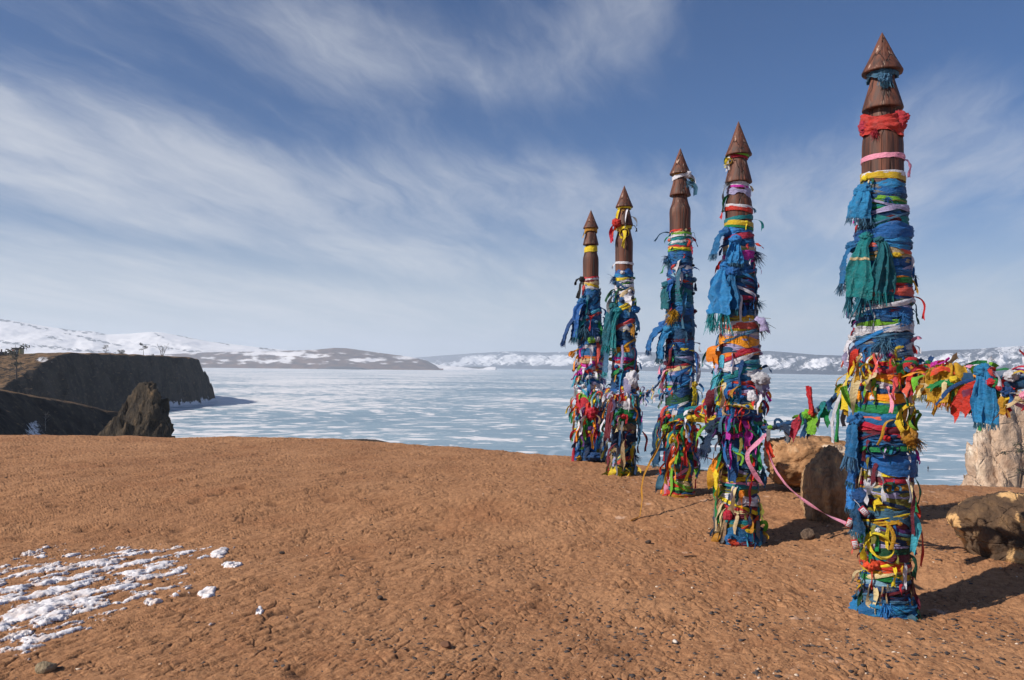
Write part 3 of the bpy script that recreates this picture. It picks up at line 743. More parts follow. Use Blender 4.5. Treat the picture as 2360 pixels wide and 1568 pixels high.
class Post:
    def __init__(s, px_tip, y_tip, px_base, y_base, Y, label, seed, group='ritual posts wrapped in ribbons'):
        b0 = at(px_base, y_base, Y); s.y0, s.y1 = y_base, y_tip
        tip = at(px_tip, y_tip, Y)
        b0[2] = gz(b0[0], b0[1]) - 0.01
        ax = tip - b0; s.H = float(np.linalg.norm(ax)); zz = nrmz(ax)
        fr = np.array([b0[0], b0[1], 0.0]); yy = nrmz(fr - zz * np.dot(fr, zz)); xx = np.cross(yy, zz)
        s.M = Matrix([[xx[0], yy[0], zz[0], b0[0]], [xx[1], yy[1], zz[1], b0[1]], [xx[2], yy[2], zz[2], b0[2]], [0, 0, 0, 1]])
        s.R3 = np.stack([xx, yy, zz], 1); s.b = b0
        s.k = s.H / (y_base - y_tip); s.rd = random.Random(seed); s.seed = seed; s.nz = seed * 10.0
        s.root = empty('ritual_post', s.M); tag(s.root, label, 'post', group)
        s.n = 0; s.cx = (px_base + px_tip) / 2
    def z(s, y): return (s.y0 - y) * s.k
    def w2(s, p): return s.b + s.R3 @ np.asarray(p, float)
    def wood(s, f, hw, shaft_wrap=0.9):
        """f: fractions of the height below the tip: cone end, neck end, second cone end, neck, shoulder; hw: half width in px."""
        k = s.k; H = s.H; R = hw * k; s.R = R
        zf = [H * (1 - q) for q in f]
        c1 = [(0.001, H), (R * .06, H - .012), (R * .28, H - .27 * (H - zf[0])), (R * .62, H - .63 * (H - zf[0])), (R * .96, zf[0] + .012), (R, zf[0] + .003), (R * .98, zf[0] - .006), (R * .60, zf[0] - .004), (R * .58, zf[0] - .03)]
        V, Fc = lathe(c1, 52, seed=s.seed); mesh('finial', V, Fc, WOOD, s.root)
        c2 = [(R * .585, zf[0] - .01), (R * .60, zf[1]), (R * .66, zf[1] - .15 * (zf[1] - zf[2])), (R * .99, zf[2] + .012), (R * 1.01, zf[2]), (R * .98, zf[2] - .007), (R * .64, zf[2] - .005), (R * .62, zf[2] - .03)]
        V, Fc = lathe(c2, 52, seed=s.seed + 1); mesh('cone', V, Fc, WOOD, s.root)
        sh = [(R * .66, zf[2] - .008), (R * .67, zf[3]), (R * .78, zf[3] - .4 * (zf[3] - zf[4])), (R * .97, zf[4] + .02), (R, zf[4] - .02)]
        zz = np.linspace(zf[4] - .08, -.05, 40)
        sh += [(R * (1.0 + .02 * math.sin(q * 5 + s.seed)), q) for q in zz]
        V, Fc = lathe(sh, 52, .008, seed=s.seed + 2); mesh('shaft', V, Fc, WOOD, s.root)
    def prof(s, pts): s.pp = pts
    def rad(s, y): return float(interp(np.array([y]), s.pp)[0]) * s.k
    def band(s, y0, y1, col, tilt=None, phi=None, lay=0.0, wr=1.0, bulge=1.0, name='ribbon_band'):
        rd = s.rd; k = s.k; h = (y1 - y0) * k; s.n += 1; sd = s.seed * 100 + s.n
        tilt = (rd.uniform(-6, 6) if tilt is None else -tilt + rd.gauss(0, 2.2)) * k
        phi = rd.uniform(0, 6.28) if phi is None else math.radians(phi)
        seg = 56; rows = int(np.clip(h / .005, 4, 14)); a = np.arange(seg) / seg * 2 * np.pi
        v = np.linspace(0, 1, rows)[:, None]; A = a[None, :]
        ca, sa = np.cos(A), np.sin(A)
        hs_ = .78 + 1.0 * noise3(ca * 1.4, sa * 1.4, sd * 1.7, sd) * min(1, wr)          # the cloth bunches and spreads as it goes round
        ctr = min(.60 * h, .012) * noise3(ca * 1.2, sa * 1.2, sd * 2.3 + 9, sd + 4) * min(1, wr)
        edge = 0.10 * h * noise3(ca * 5, sa * 5, v * 2.2 + sd, sd)
        zc_ = s.z(y0) - h / 2 - (v - .5) * h * np.clip(hs_, .35, 1.5) * 1.12 + ctr + tilt * np.cos(A - phi) + edge
        ym = (y0 + y1) / 2; R = s.rad(ym)
        fold = fbm3(ca * 1.1, sa * 1.1, v * max(2.0, h / .016) + sd * .7, 2, sd, .5)
        diag = noise3(ca * 2.5 + sd, sa * 2.5, v * h * 45 + A * .0, sd + 1)
        fine = fbm3(ca * 2.2 + v * 1.5, sa * 2.2, v * max(3.0, h / .007) + sd * .3, 3, sd + 6, .6)
        r = R * (.985 + lay + .075 * noise2(ca * 1.1 + sd, sa * 1.1, sd + 2)) + bulge * .0008 * np.sin(np.pi * v) ** .6 + wr * np.clip(h / .030, .35, 1.15) * (.0060 * fold + .0040 * diag + .0058 * fine) - .0012 * (np.abs(v * 2 - 1) ** 4)
        V = np.stack([r * np.sin(A), -r * np.cos(A), zc_ * np.ones_like(r)], -1)
        return mesh(name, V, gridf(rows, seg, True), CLOTH[col], s.root)
    # -------- a flat ribbon leaving the post at (y, phi)
    def strand_path(s, p0, d0, L, n, droop, curl, rd, wind=(-.25, 0, 0)):
        P = [np.array(p0, float)]; d = nrmz(np.array(d0, float)); st = L / n
        ph = rd.uniform(0, 6.28); ph2 = rd.uniform(0, 6.28)
        for i in range(n):
            f = (i + 1) / n
            d = nrmz(d + np.array([0, 0, -1.0]) * droop / n * 3 + np.array(wind) * droop / n + curl * np.array([math.sin(ph + f * 7), .5 * math.sin(ph2 + f * 6), .6 * math.cos(ph2 + f * 8)]) / n * 3)
            P.append(P[-1] + d * st)
        return np.array(P)
    def tail(s, y, phi, L, wd, col, dx=None, up=0.0, droop=1.0, curl=.6, tw=None, out=1.0, name='ribbon_tail'):
        rd = s.rd; ph = math.radians(phi); R = s.rad(y) * .97; er = np.array([math.sin(ph), -math.cos(ph), 0.0]); et = np.array([math.cos(ph), math.sin(ph), 0.0])
        p0 = er * R + np.array([0, 0, s.z(y)]); dx = rd.uniform(-.6, .3) if dx is None else dx
        P = s.strand_path(p0, er * out * .8 + np.array([dx, 0, up]), L * s.k * 1.12, 14, droop, curl * 1.15, rd)
        tw = rd.uniform(-3.6, 3.6) if tw is None else tw
        V, Fc = ribbon(P, wd * s.k * (.72 if wd < 18 else .9), et, tw, rd)
        return mesh(name, V, Fc, CLOTH[col], s.root)
    def loop(s, y, phi, w_, h_, wd, col, lean=0.0, name='ribbon_loop'):
        rd = s.rd; ph = math.radians(phi); R = s.rad(y); er = np.array([math.sin(ph), -math.cos(ph), 0.0]); et = np.array([math.cos(ph), math.sin(ph), 0.0])
        a = np.linspace(0, 2 * np.pi, 18) + rd.uniform(0, 6)
        P = np.array([er * (R + .025 + .02 * math.sin(q * 2 + 1)) + et * (w_ / 2 * s.k * math.sin(q) + lean * s.k * math.cos(q)) + np.array([0, 0, s.z(y) - h_ / 2 * s.k * (1 - math.cos(q))]) for q in a])
        V, Fc = ribbon(P, wd * s.k, er, .5, rd)
        return mesh(name, V, Fc, CLOTH[col], s.root)
    def knot(s, y, phi, sz, col, name='knot', sq=(1, .8, .8)):
        rd = s.rd; ph = math.radians(phi); er = np.array([math.sin(ph), -math.cos(ph), 0.0]); r = sz * s.k / 2
        V, Fc = crumple(r, sq, rd.randint(1, 999)); V = V + er * (s.rad(y) + r * .35) + np.array([0, 0, s.z(y)])
        return mesh(name, V, Fc, CLOTH[col], s.root)
    def tuft(s, y, phi, L, col, n=40, spread=.8, down=.7, name='frayed_tuft'):
        rd = s.rd; ph = math.radians(phi); er = np.array([math.sin(ph), -math.cos(ph), 0.0]); p0 = er * s.rad(y) + np.array([0, 0, s.z(y)])
        V, Fc = tuft_mesh(p0, er, L * s.k * .78, int(n * 2.2), spread * .72, down, rd)
        return mesh(name, V, Fc, CLOTH[col], s.root)
    # -------- a scarf: a thing of its own hung on the post
    def scarf(s, y, phi, L, w0, w1, col, label, dx=0.0, out=.55, up=0.0, droop=1.0, folds=3, fringe=0, fcol=None, twist=0.0, roll=0.0, fold_amp=.22, curl=.25, group='silk scarves tied to the posts', knot=None, name='scarf', band=None):
        rd = s.rd; k = s.k; ph = math.radians(phi); er = np.array([math.sin(ph), -math.cos(ph), 0.0]); et = np.array([math.cos(ph), math.sin(ph), 0.0])
        R = s.rad(y); p0 = er * R + np.array([0, 0, s.z(y)])
        root = empty(name, s.M @ Matrix.Translation(Vector(p0))); tag(root, label, 'scarf', group)
        P = s.strand_path(np.zeros(3), er * out + np.array([dx, 0, up]), L * k, 26, droop, curl, rd)
        V, Fc, E, D = drape(P, et, w0 * k, w1 * k, folds, fold_amp, twist, roll, rd)
        clo = mesh('cloth', V, Fc, CLOTH[col], root)
        if band:
            g = V.reshape(27, 36, 3)
            i0 = int(band * 26); sub = g[i0:i0 + 2] * 1.0; nn = np.cross(g[i0, -1] - g[i0, 0], g[i0 + 1, 0] - g[i0, 0]); nn = nrmz(nn) * .004
            if nn[1] > 0: nn = -nn
            mesh('woven_stripe', sub + nn, gridf(2, 36), CLOTH['cream'], clo)
        if fringe:
            V, Fc = fringe_mesh(E, D, fringe * k, rd); mesh('fringe', V, Fc, CLOTH[fcol or col], clo)
        kz = (knot if knot is not None else w0 * 1.25) * k / 2
        if kz > 0:
            V, Fc = crumple(kz, (1.0, .8, .75), rd.randint(1, 999)); mesh('knot', V + er * kz * .25, Fc, CLOTH[col], root)
        return root
    def fill(s, y0, y1, pal, step=(4, 10), dens=1.0, tails=.35, tl=(14, 34), tw_=(3, 6), side=None):
        rd = s.rd; y = y0
        while y < y1:
            h = rd.uniform(*step)
            if rd.random() < dens:
                s.band(y, y + h * 1.25, rd.choice(pal), lay=rd.uniform(-.02, .05), tilt=rd.gauss(0, 5) , phi=rd.uniform(0, 360))
            while rd.random() < tails:
                ph = rd.choice([-95, -70, -50, -30, 20, 55, 80, 95]) + rd.uniform(-15, 15)
                s.tail(y + h / 2, ph, rd.uniform(*tl), rd.uniform(*tw_), rd.choice(pal), out=rd.uniform(.5, 1.1), up=rd.uniform(-.3, .6), droop=rd.uniform(.6, 1.5), curl=rd.uniform(.4, 1.4))
                if rd.random() < .45: break
            if rd.random() < tails * .55:
                s.knot(y + h / 2, rd.choice([-80, -60, -35, -10, 30, 70, 85]), rd.uniform(7, 13), rd.choice(pal))
            y += h
    def under(s, y0, y1, pal):
        y = y0
        while y < y1:
            h = s.rd.uniform(9, 15); s.band(y, y + h * 1.5, s.rd.choice(pal), lay=-.05, wr=1.6); y += h
    def cross(s, y0, y1, n, pal, nt=18):
        rd = s.rd
        for i in range(n):
            y = rd.uniform(y0, y1); h = rd.uniform(5, 11); s.band(y, y + h, rd.choice(pal), tilt=rd.choice((-1, 1)) * rd.uniform(9, 24), phi=rd.choice((90, 60, 120, 75)), lay=rd.uniform(.04, .09), wr=1.2)
        for i in range(nt):
            s.tail(rd.uniform(y0, y1), rd.uniform(-95, 95), rd.uniform(26, 60), rd.uniform(6, 15), rd.choice(pal), dx=rd.uniform(-.5, .5), out=.30, up=rd.uniform(-.2, .2), droop=3.2, curl=.45)
    def mess(s, y0, y1, n, pal, L=(18, 60), wd=(3, 8), phis=(-100, 100)):
        rd = s.rd
        for i in range(n):
            s.tail(rd.uniform(y0, y1), rd.uniform(*phis), rd.uniform(*L), rd.uniform(*wd), rd.choice(pal), out=rd.uniform(.35, 1.0), up=rd.uniform(-.5, .9), droop=rd.uniform(.8, 2.2), curl=rd.uniform(.4, 1.6))
            if i % 3 == 0: s.knot(rd.uniform(y0, y1), rd.uniform(*phis), rd.uniform(8, 15), rd.choice(pal))

def ribbon(P, wd, W0, tw, rd, m=3):
    P = np.asarray(P); n = len(P); T = np.gradient(P, axis=0); T /= np.linalg.norm(T, axis=1)[:, None] + 1e-9
    V = []; W = np.array(W0, float); ph = rd.uniform(0, 6); vee = rd.uniform(.1, .7) * rd.choice((-1, 1)); rip = rd.uniform(.05, .22); sgn = rd.choice((-1, 0, 1))
    for i in range(n):
        W = nrmz(W - T[i] * np.dot(W, T[i])); N = np.cross(T[i], W); f = i / (n - 1); an = tw * f + .25 * math.sin(ph + f * 6)
        w = W * math.cos(an) + N * math.sin(an); q = N * math.cos(an) - W * math.sin(an)
        hw = wd / 2 * (.55 + .45 * min(1, f * 6)) * (1 + .10 * math.sin(ph + f * 9) + .06 * math.sin(ph * 3 + f * 23))
        if i == n - 1: 
            cut = rd.uniform(.3, 1.1) * wd
        else: cut = 0
        for j in range(m):
            c = j / (m - 1) * 2 - 1
            V.append(P[i] + w * hw * c + q * hw * (vee * (1 - c * c) + rip * math.sin(ph * 2 + f * 17 + c * 2)) + T[i] * cut * (c * sgn + (-.5 if c == 0 else .25)) * .6)
    return np.array(V), gridf(n, m)

def crumple(r, sq, sd):
    V, Fc = ico(4)
    d = .10 * fbm3(V[:, 0] * 5, V[:, 1] * 5 + sd, V[:, 2] * 5, 3, sd + 8, .6) + .30 * fbm3(V[:, 0] * 1.6 + sd, V[:, 1] * 1.6, V[:, 2] * 1.6, 2, sd) - .25 * np.clip(1 - np.abs(fbm3(V[:, 0] * 1.8, V[:, 1] * 1.8 + sd, V[:, 2] * 1.8, 2, sd + 5)) * 3.2, 0, 1)
    return V * (1 + d)[:, None] * r * np.array(sq), Fc

def tuft_mesh(p0, er, L, n, spread, down, rd):
    b = MB(); 
    for i in range(n):
        d = nrmz(np.array(er) * .8 + np.array([rd.gauss(0, spread), rd.gauss(0, spread), rd.gauss(0, spread) - down])); l = L * rd.uniform(.5, 1.1)
        o = np.array([rd.gauss(0, .12), rd.gauss(0, .12), rd.gauss(0, .12)]) * L
        g = np.array([rd.gauss(0, .2), rd.gauss(0, .2), -rd.uniform(.1, .6)]) * l
        P = [p0 + o, p0 + o + d * l * .5 + g * .2, p0 + o + d * l * .85 + g * .7]
        w = nrmz(np.cross(d, [rd.gauss(0, 1), rd.gauss(0, 1), rd.gauss(0, 1)])) * L * .024
        V = np.array([P[0] - w, P[0] + w, P[1] - w, P[1] + w, P[2] - w * .5, P[2] + w * .5])
        b.add(V, np.array([[0, 1, 3, 2], [2, 3, 5, 4]]))
    q = np.concatenate(b.F); return np.concatenate(b.V), q

def fringe_mesh(E, D, L, rd):
    b = MB(); E = np.asarray(E); n = len(E)
    dens = max(26, n * 2)
    for i in range(dens):
        t_ = rd.uniform(0, n - 1.001); k = int(t_); p = E[k] * (1 - t_ + k) + E[k + 1] * (t_ - k); d = np.asarray(D[k])
        l = L * rd.uniform(.55, 1.15); j = np.array([rd.gauss(0, .22), rd.gauss(0, .22), rd.gauss(0, .1)])
        p1 = p + nrmz(d + j) * l * .5; p2 = p1 + nrmz(d * .5 + j * 1.5 + np.array([0, 0, -.8])) * l * .5
        w = nrmz(np.cross(d, [rd.gauss(0, 1), rd.gauss(0, 1), rd.gauss(0, .5)])) * max(.0022, L * .03); p = p - d * .006
        b.add(np.array([p - w, p + w, p1 - w, p1 + w, p2 - w * .6, p2 + w * .6]), np.array([[0, 1, 3, 2], [2, 3, 5, 4]]))
    return np.concatenate(b.V), np.concatenate(b.F)

def drape(P, W0, w0, w1, folds, amp, twist, roll, rd, m=36):
    n = len(P); T = np.gradient(P, axis=0); T /= np.linalg.norm(T, axis=1)[:, None] + 1e-9
    W = np.array(W0, float); ph = rd.uniform(0, 6.28); ph2 = rd.uniform(0, 6.28); sd = rd.randint(1, 999)
    c = np.linspace(-1, 1, m); V = np.zeros((n, m, 3)); ragged = np.array([noise2(np.array([q * 4.0 + sd]), np.array([.5]), sd)[0] for q in c])
    for i in range(n):
        f = i / (n - 1); W = nrmz(W - T[i] * np.dot(W, T[i])); N = np.cross(T[i], W); an = roll + twist * f
        w = W * math.cos(an) + N * math.sin(an); q = N * math.cos(an) - W * math.sin(an)
        g = sstep(np.array([f]), 0, .75)[0]; hw = (w0 + (w1 - w0) * g) / 2 * (1 + .10 * math.sin(ph2 + f * 5))
        A = amp * (w0 + (w1 - w0) * g * .8) * (.55 + .45 * math.sin(math.pi * min(1, f + .25)))
        fold = np.sin(c * math.pi * folds + ph + 1.2 * f) + .5 * np.sin(c * math.pi * folds * 2.1 + ph2 - 1.6 * f)
        fold = fold * .30 + 1.15 * fbm2(c * folds * .9 + sd + .5 * f, np.full(m, f * 1.5), 3, sd, .45)
        side = c * hw + .10 * hw * np.sin(c * 9 + ph + f * 3)
        cut = (ragged * .05 + .04 * c) * (f ** 6) * (w1 * .8)
        bow = (c * c) * hw * .35
        crm = .055 * (w0 + w1) * fbm2(c * 5 + sd, np.full(m, f * 7.0) + sd, 3, sd + 3, .6) * (.4 + .6 * f)
        V[i] = P[i] + np.outer(side, w) + np.outer(fold * A * .5 - bow + crm, q) + np.outer(cut, T[i])
    return V.reshape(-1, 3), gridf(n, m), V[-1], np.repeat(T[-1][None], m, 0)

BLU = ['blue', 'blue', 'azure', 'deep', 'blue', 'slate']
MIX = ['blue', 'deep', 'navy', 'red', 'yellow', 'green', 'white', 'teal', 'coral', 'gold', 'azure', 'lavender', 'cyan', 'cream']
HOT = ['red', 'yellow', 'orange', 'coral', 'gold', 'green', 'pink', 'white', 'blue', 'scarlet', 'cream', 'lime', 'magenta']
LOWP = ['blue', 'burgundy', 'yellow', 'lavender', 'green', 'olive', 'red', 'slate', 'deep', 'teal', 'cream', 'gold', 'navy']
FP = lambda t, h, *ys: [(y - t) / h for y in ys]

# ------------------------------------------------------------------ post A: nearest
A = Post(2033, 75, 2040, 1398, 5.09, 'tallest ribbon-wrapped post with a crimson scarf knotted below its two carved cones', 1)
A.wood(FP(75, 1323, 170, 190, 256, 268, 332), 44)
A.prof([(75, 26), (190, 27), (258, 44), (259, 31), (268, 31), (330, 44), (428, 45), (440, 48), (530, 53), (545, 60), (590, 57), (700, 61), (760, 58), (800, 60), (900, 60), (1000, 60), (1060, 62), (1120, 60), (1200, 57), (1300, 52), (1350, 52), (1375, 58), (1400, 72)])
A.under(434, 1392, ['deep', 'navy', 'slate', 'blue', 'burgundy', 'sea', 'grey'])
# wrapped bands from the top, in the photograph's order
A.band(366, 379, 'pink', 5, 90, .06, bulge=.4, wr=.4); A.tail(378, 82, 44, 15, 'pink', dx=.35, up=.1, droop=1.5)
A.band(405, 418, 'white', -1, 90, .05, wr=.3); A.band(408, 425, 'yellow', 4, 90, .08, wr=.4, bulge=.4)
A.knot(418, -50, 16, 'yellow'); A.tail(418, -52, 26, 8, 'olive', dx=-.8, up=.2); A.tail(420, -35, 30, 9, 'dkgreen', dx=.5, up=.1); A.tail(422, -40, 26, 8, 'cream', droop=2)
for y0, y1, c in ((428, 445, 'azure'), (440, 462, 'blue'), (458, 466, 'deep'), (463, 473, 'lime'), (470, 483, 'green'), (474, 478, 'olive'), (482, 490, 'teal'), (488, 494, 'green'), (494, 512, 'deep'), (508, 534, 'teal')):
    A.band(y0, y1, c, 2, 90)
A.band(534, 562, 'blue', -4, 60, .03, 1.8, 2.0); A.band(556, 582, 'azure', 4, 80, .02, 1.8, 2.0)
A.band(574, 592, 'cream', 9, 90, .02); A.band(584, 600, 'tan', 10, 100, .01); A.band(576, 586, 'coral', 8, 90, .03); A.band(594, 606, 'gold', -3, 90); A.band(600, 612, 'cream', 5, 80); A.band(590, 602, 'teal', 2, 90, -.02)
A.band(606, 628, 'blue', -4, 90, .03, 1.6); A.band(624, 646, 'blue', 3, 90, .02, 1.6); A.band(643, 650, 'orange', 2, 90, .01); A.band(647, 659, 'green', 3, 90, .02); A.band(656, 667, 'red', 4, 90); A.band(664, 674, 'burgundy', 3, 90, -.01)
A.band(669, 691, 'coral', 5, 90, .03, 1.2); A.band(688, 697, 'deep', 2, 90); A.band(694, 704, 'dkgreen', 1, 90, .01); A.band(702, 720, 'lavender', 0, 90, -.02); A.band(712, 736, 'blue', 2, 90, .01, 1.6); A.band(730, 752, 'deep', -2, 90, .01, 1.4)
A.band(744, 756, 'lime', -4, 90, .02); A.band(748, 758, 'olive', -3, 60); A.band(753, 776, 'white', -4, 90, .06, 1.0, 1.3); A.band(770, 790, 'slate', -3, 90, .02, 2); A.band(784, 806, 'blue', 3, 90, .0, 2)
A.band(800, 822, 'deep', 3, 60, -.02, 2); A.band(812, 826, 'white', -16, 90, .04); A.band(818, 834, 'pale', -10, 90, .03); A.band(826, 846, 'teal', 2, 0, -.03); A.band(838, 854, 'blue', 0, 0); A.band(850, 866, 'red', -5, 90); A.band(862, 876, 'gold', -8, 90); A.band(872, 884, 'yellow', 6, 90, .02)
A.band(882, 896, 'white', 6, 90); A.band(890, 906, 'deep', 2, 60, -.01); A.band(903, 928, 'orange', 3, 90, .04, .8, 1.2); A.band(924, 934, 'yellow', 2, 60); A.band(926, 942, 'blue', -3, 30, .01); A.band(933, 953, 'green', -3, 90, .05, .7)
A.band(950, 962, 'azure', 2, 90, .01); A.band(958, 968, 'coral', 2, 60); A.band(962, 978, 'blue', 2, 90, .02); A.band(976, 990, 'red', -3, 90, .03); A.band(986, 996, 'burgundy', 2, 90); A.band(992, 1016, 'deep', 3, 40, -.01, 2.2); A.band(1010, 1034, 'blue', -3, 90, .0, 2.4)
A.band(1026, 1040, 'green', -7, 60, .05, .6); A.band(1038, 1082, 'blue', 6, 60, .06, 1.4, 1.6); A.band(1076, 1090, 'white', 5, 90); A.band(1080, 1092, 'yellow', -3, 90); A.band(1088, 1106, 'burgundy', -10, 90); A.band(1098, 1112, 'red', -9, 60, .01); A.band(1106, 1120, 'slate', -6, 90); A.band(1110, 1126, 'gold', -8, 90)
A.band(1116, 1132, 'deep', -4, 90, -.01); A.band(1124, 1136, 'lavender', 3, 90, .02); A.band(1132, 1148, 'olive', 5, 90, .02); A.band(1144, 1156, 'burgundy', 6, 90, .01); A.band(1150, 1162, 'yellow', 5, 90); A.band(1156, 1192, 'slate', 3, 90, .02, 1.3); A.band(1186, 1198, 'gold', -14, 90, .04)
A.band(1194, 1208, 'burgundy', -5, 90); A.band(1202, 1218, 'purple', 5, 90); A.band(1212, 1224, 'burgundy', 3, 90); A.band(1220, 1232, 'gold', 6, 60, .02); A.band(1226, 1244, 'navy', 2, 90, -.01); A.band(1240, 1254, 'lavender', -3, 60); A.band(1250, 1266, 'dkgreen', -4, 90); A.band(1262, 1278, 'burgundy', 4, 90)
A.band(1272, 1282, 'teal', 3, 90); A.band(1278, 1296, 'red', 3, 90, .02); A.band(1292, 1306, 'scarlet', 5, 90); A.band(1302, 1312, 'yellow', -4, 270); A.band(1308, 1324, 'green', -3, 90, .02); A.band(1320, 1336, 'pale', 2, 90, .01); A.band(1332, 1346, 'grey', 3, 90); A.band(1342, 1354, 'black', 0, 90); A.band(1350, 1366, 'navy', -2, 90)
A.band(1356, 1380, 'slate', 5, 90, .02, 2.5, 2); A.band(1372, 1400, 'azure', -3, 60, .02, 3.2, 2.6); A.band(1362, 1378, 'gold', 3, 0, -.01)
# tails, knots and tufts on the post itself
A.tuft(516, -35, 42, 'slate', 50); A.tuft(470, 10, 26, 'blue', 22)
for y, ph, L, w_, c in ((470, -75, 22, 8, 'scarlet'), (478, -70, 24, 7, 'lime'), (490, -72, 30, 8, 'magenta'), (520, -70, 30, 8, 'crimson'), (612, 80, 14, 7, 'black'), (640, 78, 30, 9, 'navy'), (652, 70, 34, 7, 'gold'), (655, 78, 24, 7, 'black'), (690, 80, 60, 9, 'red'), (704, 72, 34, 8, 'slate'), (720, 80, 34, 9, 'dkgreen'), (724, -85, 30, 8, 'slate'), (706, -75, 36, 10, 'purple'), (742, -70, 26, 10, 'magenta'), (740, -85, 20, 12, 'navy'), (760, -80, 22, 12, 'red'), (796, 75, 24, 12, 'crimson')):
    A.tail(y, ph, L, w_, c, dx=.5 if ph > 0 else -.5, up=.1, droop=1.3)
A.knot(600, 25, 18, 'yellow', sq=(1.3, .6, .7)); A.tuft(735, 40, 32, 'blue', 36); A.tuft(792, 0, 46, 'slate', 70, .7); A.tuft(640, 82, 20, 'navy', 16)
A.fill(800, 900, HOT + BLU, (5, 9), .25, .8, (24, 64), (5, 10))
A.mess(800, 905, 46, HOT + ['red', 'yellow', 'white'], (24, 70), (6, 13), (-80, 95))
A.tail(806, -60, 62, 20, 'red', dx=-.1, droop=2); A.tail(812, -40, 70, 14, 'gold', dx=-.1, droop=2.2); A.tail(800, -78, 50, 20, 'lavender', dx=-.6, droop=1.6)
A.tail(838, -62, 108, 18, 'yellow', dx=-.15, droop=2.6, curl=.3); A.tail(850, -42, 104, 18, 'cream', dx=-.05, droop=2.6, curl=.3); A.tail(880, -70, 80, 14, 'gold', dx=-.1, droop=2.4); A.tail(930, -66, 40, 16, 'dkgreen', dx=-.4, droop=2)
A.tail(864, -20, 40, 26, 'cream', dx=.2, droop=1.6); A.tail(866, 18, 50, 16, 'coral', droop=2.2); A.tail(876, 14, 46, 15, 'pink', droop=1.8); A.tail(890, 5, 60, 12, 'pink', dx=.5, droop=1.6); A.tail(846, 30, 54, 15, 'scarlet', droop=2); A.tail(852, 48, 60, 15, 'red', droop=2)
A.loop(930, 40, 34, 60, 10, 'yellow', 10); A.loop(934, 55, 28, 56, 11, 'gold', -8); A.loop(946, 62, 40, 44, 12, 'lime', 6); A.tail(950, 30, 44, 12, 'yellow', dx=.3, droop=1.8); A.tail(966, 20, 70, 9, 'gold', dx=-.9, up=.1, droop=.8)
A.knot(972, 28, 20, 'yellow'); A.knot(1000, 46, 38, 'gold', sq=(1, .7, 1.1)); A.tuft(1004, 52, 34, 'gold', 46, .5); A.tuft(1008, 74, 40, 'tan', 46, .6); A.tail(1030, 78, 34, 10, 'magenta', dx=.4)
A.tail(1010, -30, 50, 14, 'burgundy', droop=2.5); A.loop(1014, -5, 56, 30, 9, 'deep'); A.loop(1018, 10, 40, 24, 8, 'navy'); A.knot(1006, 5, 18, 'red')
A.tail(1096, -25, 56, 26, 'white', dx=-.1, droop=2.2); A.tail(1090, -10, 60, 14, 'white', dx=.9, up=.2, droop=1.4); A.loop(1102, 8, 26, 22, 8, 'dkgreen'); A.tail(1094, 45, 50, 11, 'white', droop=2); A.tail(1100, 60, 44, 10, 'cream', droop=2); A.tail(1090, 66, 60, 10, 'dkgreen', dx=.4, droop=2)
A.tail(1130, -12, 26, 22, 'yellow', droop=1.2); A.tail(1128, 72, 40, 12, 'green', dx=.5, droop=1.5); A.tail(1135, 76, 46, 9, 'red', dx=.5, droop=1.7); A.tail(1110, 58, 100, 10, 'burgundy', droop=3)
A.tail(1166, 64, 82, 19, 'cyan', dx=.0, droop=3, curl=.25); A.tail(1172, 58, 78, 15, 'cyan', dx=-.1, droop=3, curl=.3); A.tail(1176, 80, 108, 13, 'red', dx=.15, droop=2.6, curl=.25)
A.loop(1214, -8, 52, 54, 13, 'yellow', -8); A.tail(1216, -30, 62, 22, 'yellow', dx=-.3, droop=2.4); A.tail(1210, -35, 40, 22, 'green', dx=-.6, droop=1.2); A.knot(1210, -14, 16, 'white'); A.tail(1190, 0, 60, 12, 'gold', dx=.8, droop=1.5); A.tail(1196, -20, 44, 13, 'olive', droop=2)
A.knot(1288, -28, 34, 'scarlet'); A.tail(1294, -24, 44, 10, 'red', droop=2.4); A.tail(1284, 20, 44, 12, 'yellow', droop=2.4); A.tail(1280, 35, 36, 11, 'gold', droop=2.4); A.knot(1278, 26, 13, 'gold'); A.tail(1264, 68, 50, 14, 'dkgreen', dx=.4, droop=2); A.tail(1300, 72, 54, 13, 'burgundy', dx=.3, droop=2.2); A.tail(1336, 74, 48, 11, 'burgundy', dx=.7, droop=1.3); A.tail(1312, 76, 44, 12, 'tan', dx=.2, droop=2)
A.tail(1330, -32, 54, 16, 'cream', dx=.2, droop=2); A.tail(1334, -24, 56, 14, 'cream', dx=.3, droop=2); A.tail(1330, -5, 46, 7, 'tan', droop=2.4); A.tail(1328, 5, 44, 6, 'tan', droop=2.4); A.tail(1310, -70, 40, 9, 'cream', dx=-.6); A.tail(1356, -38, 60, 10, 'gold', dx=.1, droop=2.6); A.tail(1322, -50, 60, 12, 'dkgreen', droop=2.6)
A.tail(1250, -80, 30, 10, 'coral', dx=-.6); A.tail(1240, 74, 26, 16, 'purple', dx=.5)
A.tuft(1372, 0, 40, 'azure', 70, .7); A.tail(1372, -60, 50, 40, 'azure', dx=-.5, droop=1.6); A.tail(1376, -30, 46, 36, 'blue', dx=-.1, droop=1.6); A.tail(1374, 40, 44, 40, 'slate', dx=.3, droop=1.5); A.tail(1380, 70, 50, 16, 'dkgreen', dx=.9, droop=.9); A.tail(1392, 60, 40, 13, 'teal', dx=.8, droop=1.2); A.tail(1386, -50, 40, 12, 'tan', dx=-.6, droop=1.4)
A.tail(1396, -22, 50, 28, 'green', dx=-.1, droop=1.5, tw=.4, curl=.3)
A.fill(1090, 1350, LOWP, (6, 12), .15, .35, (14, 34), (5, 9))
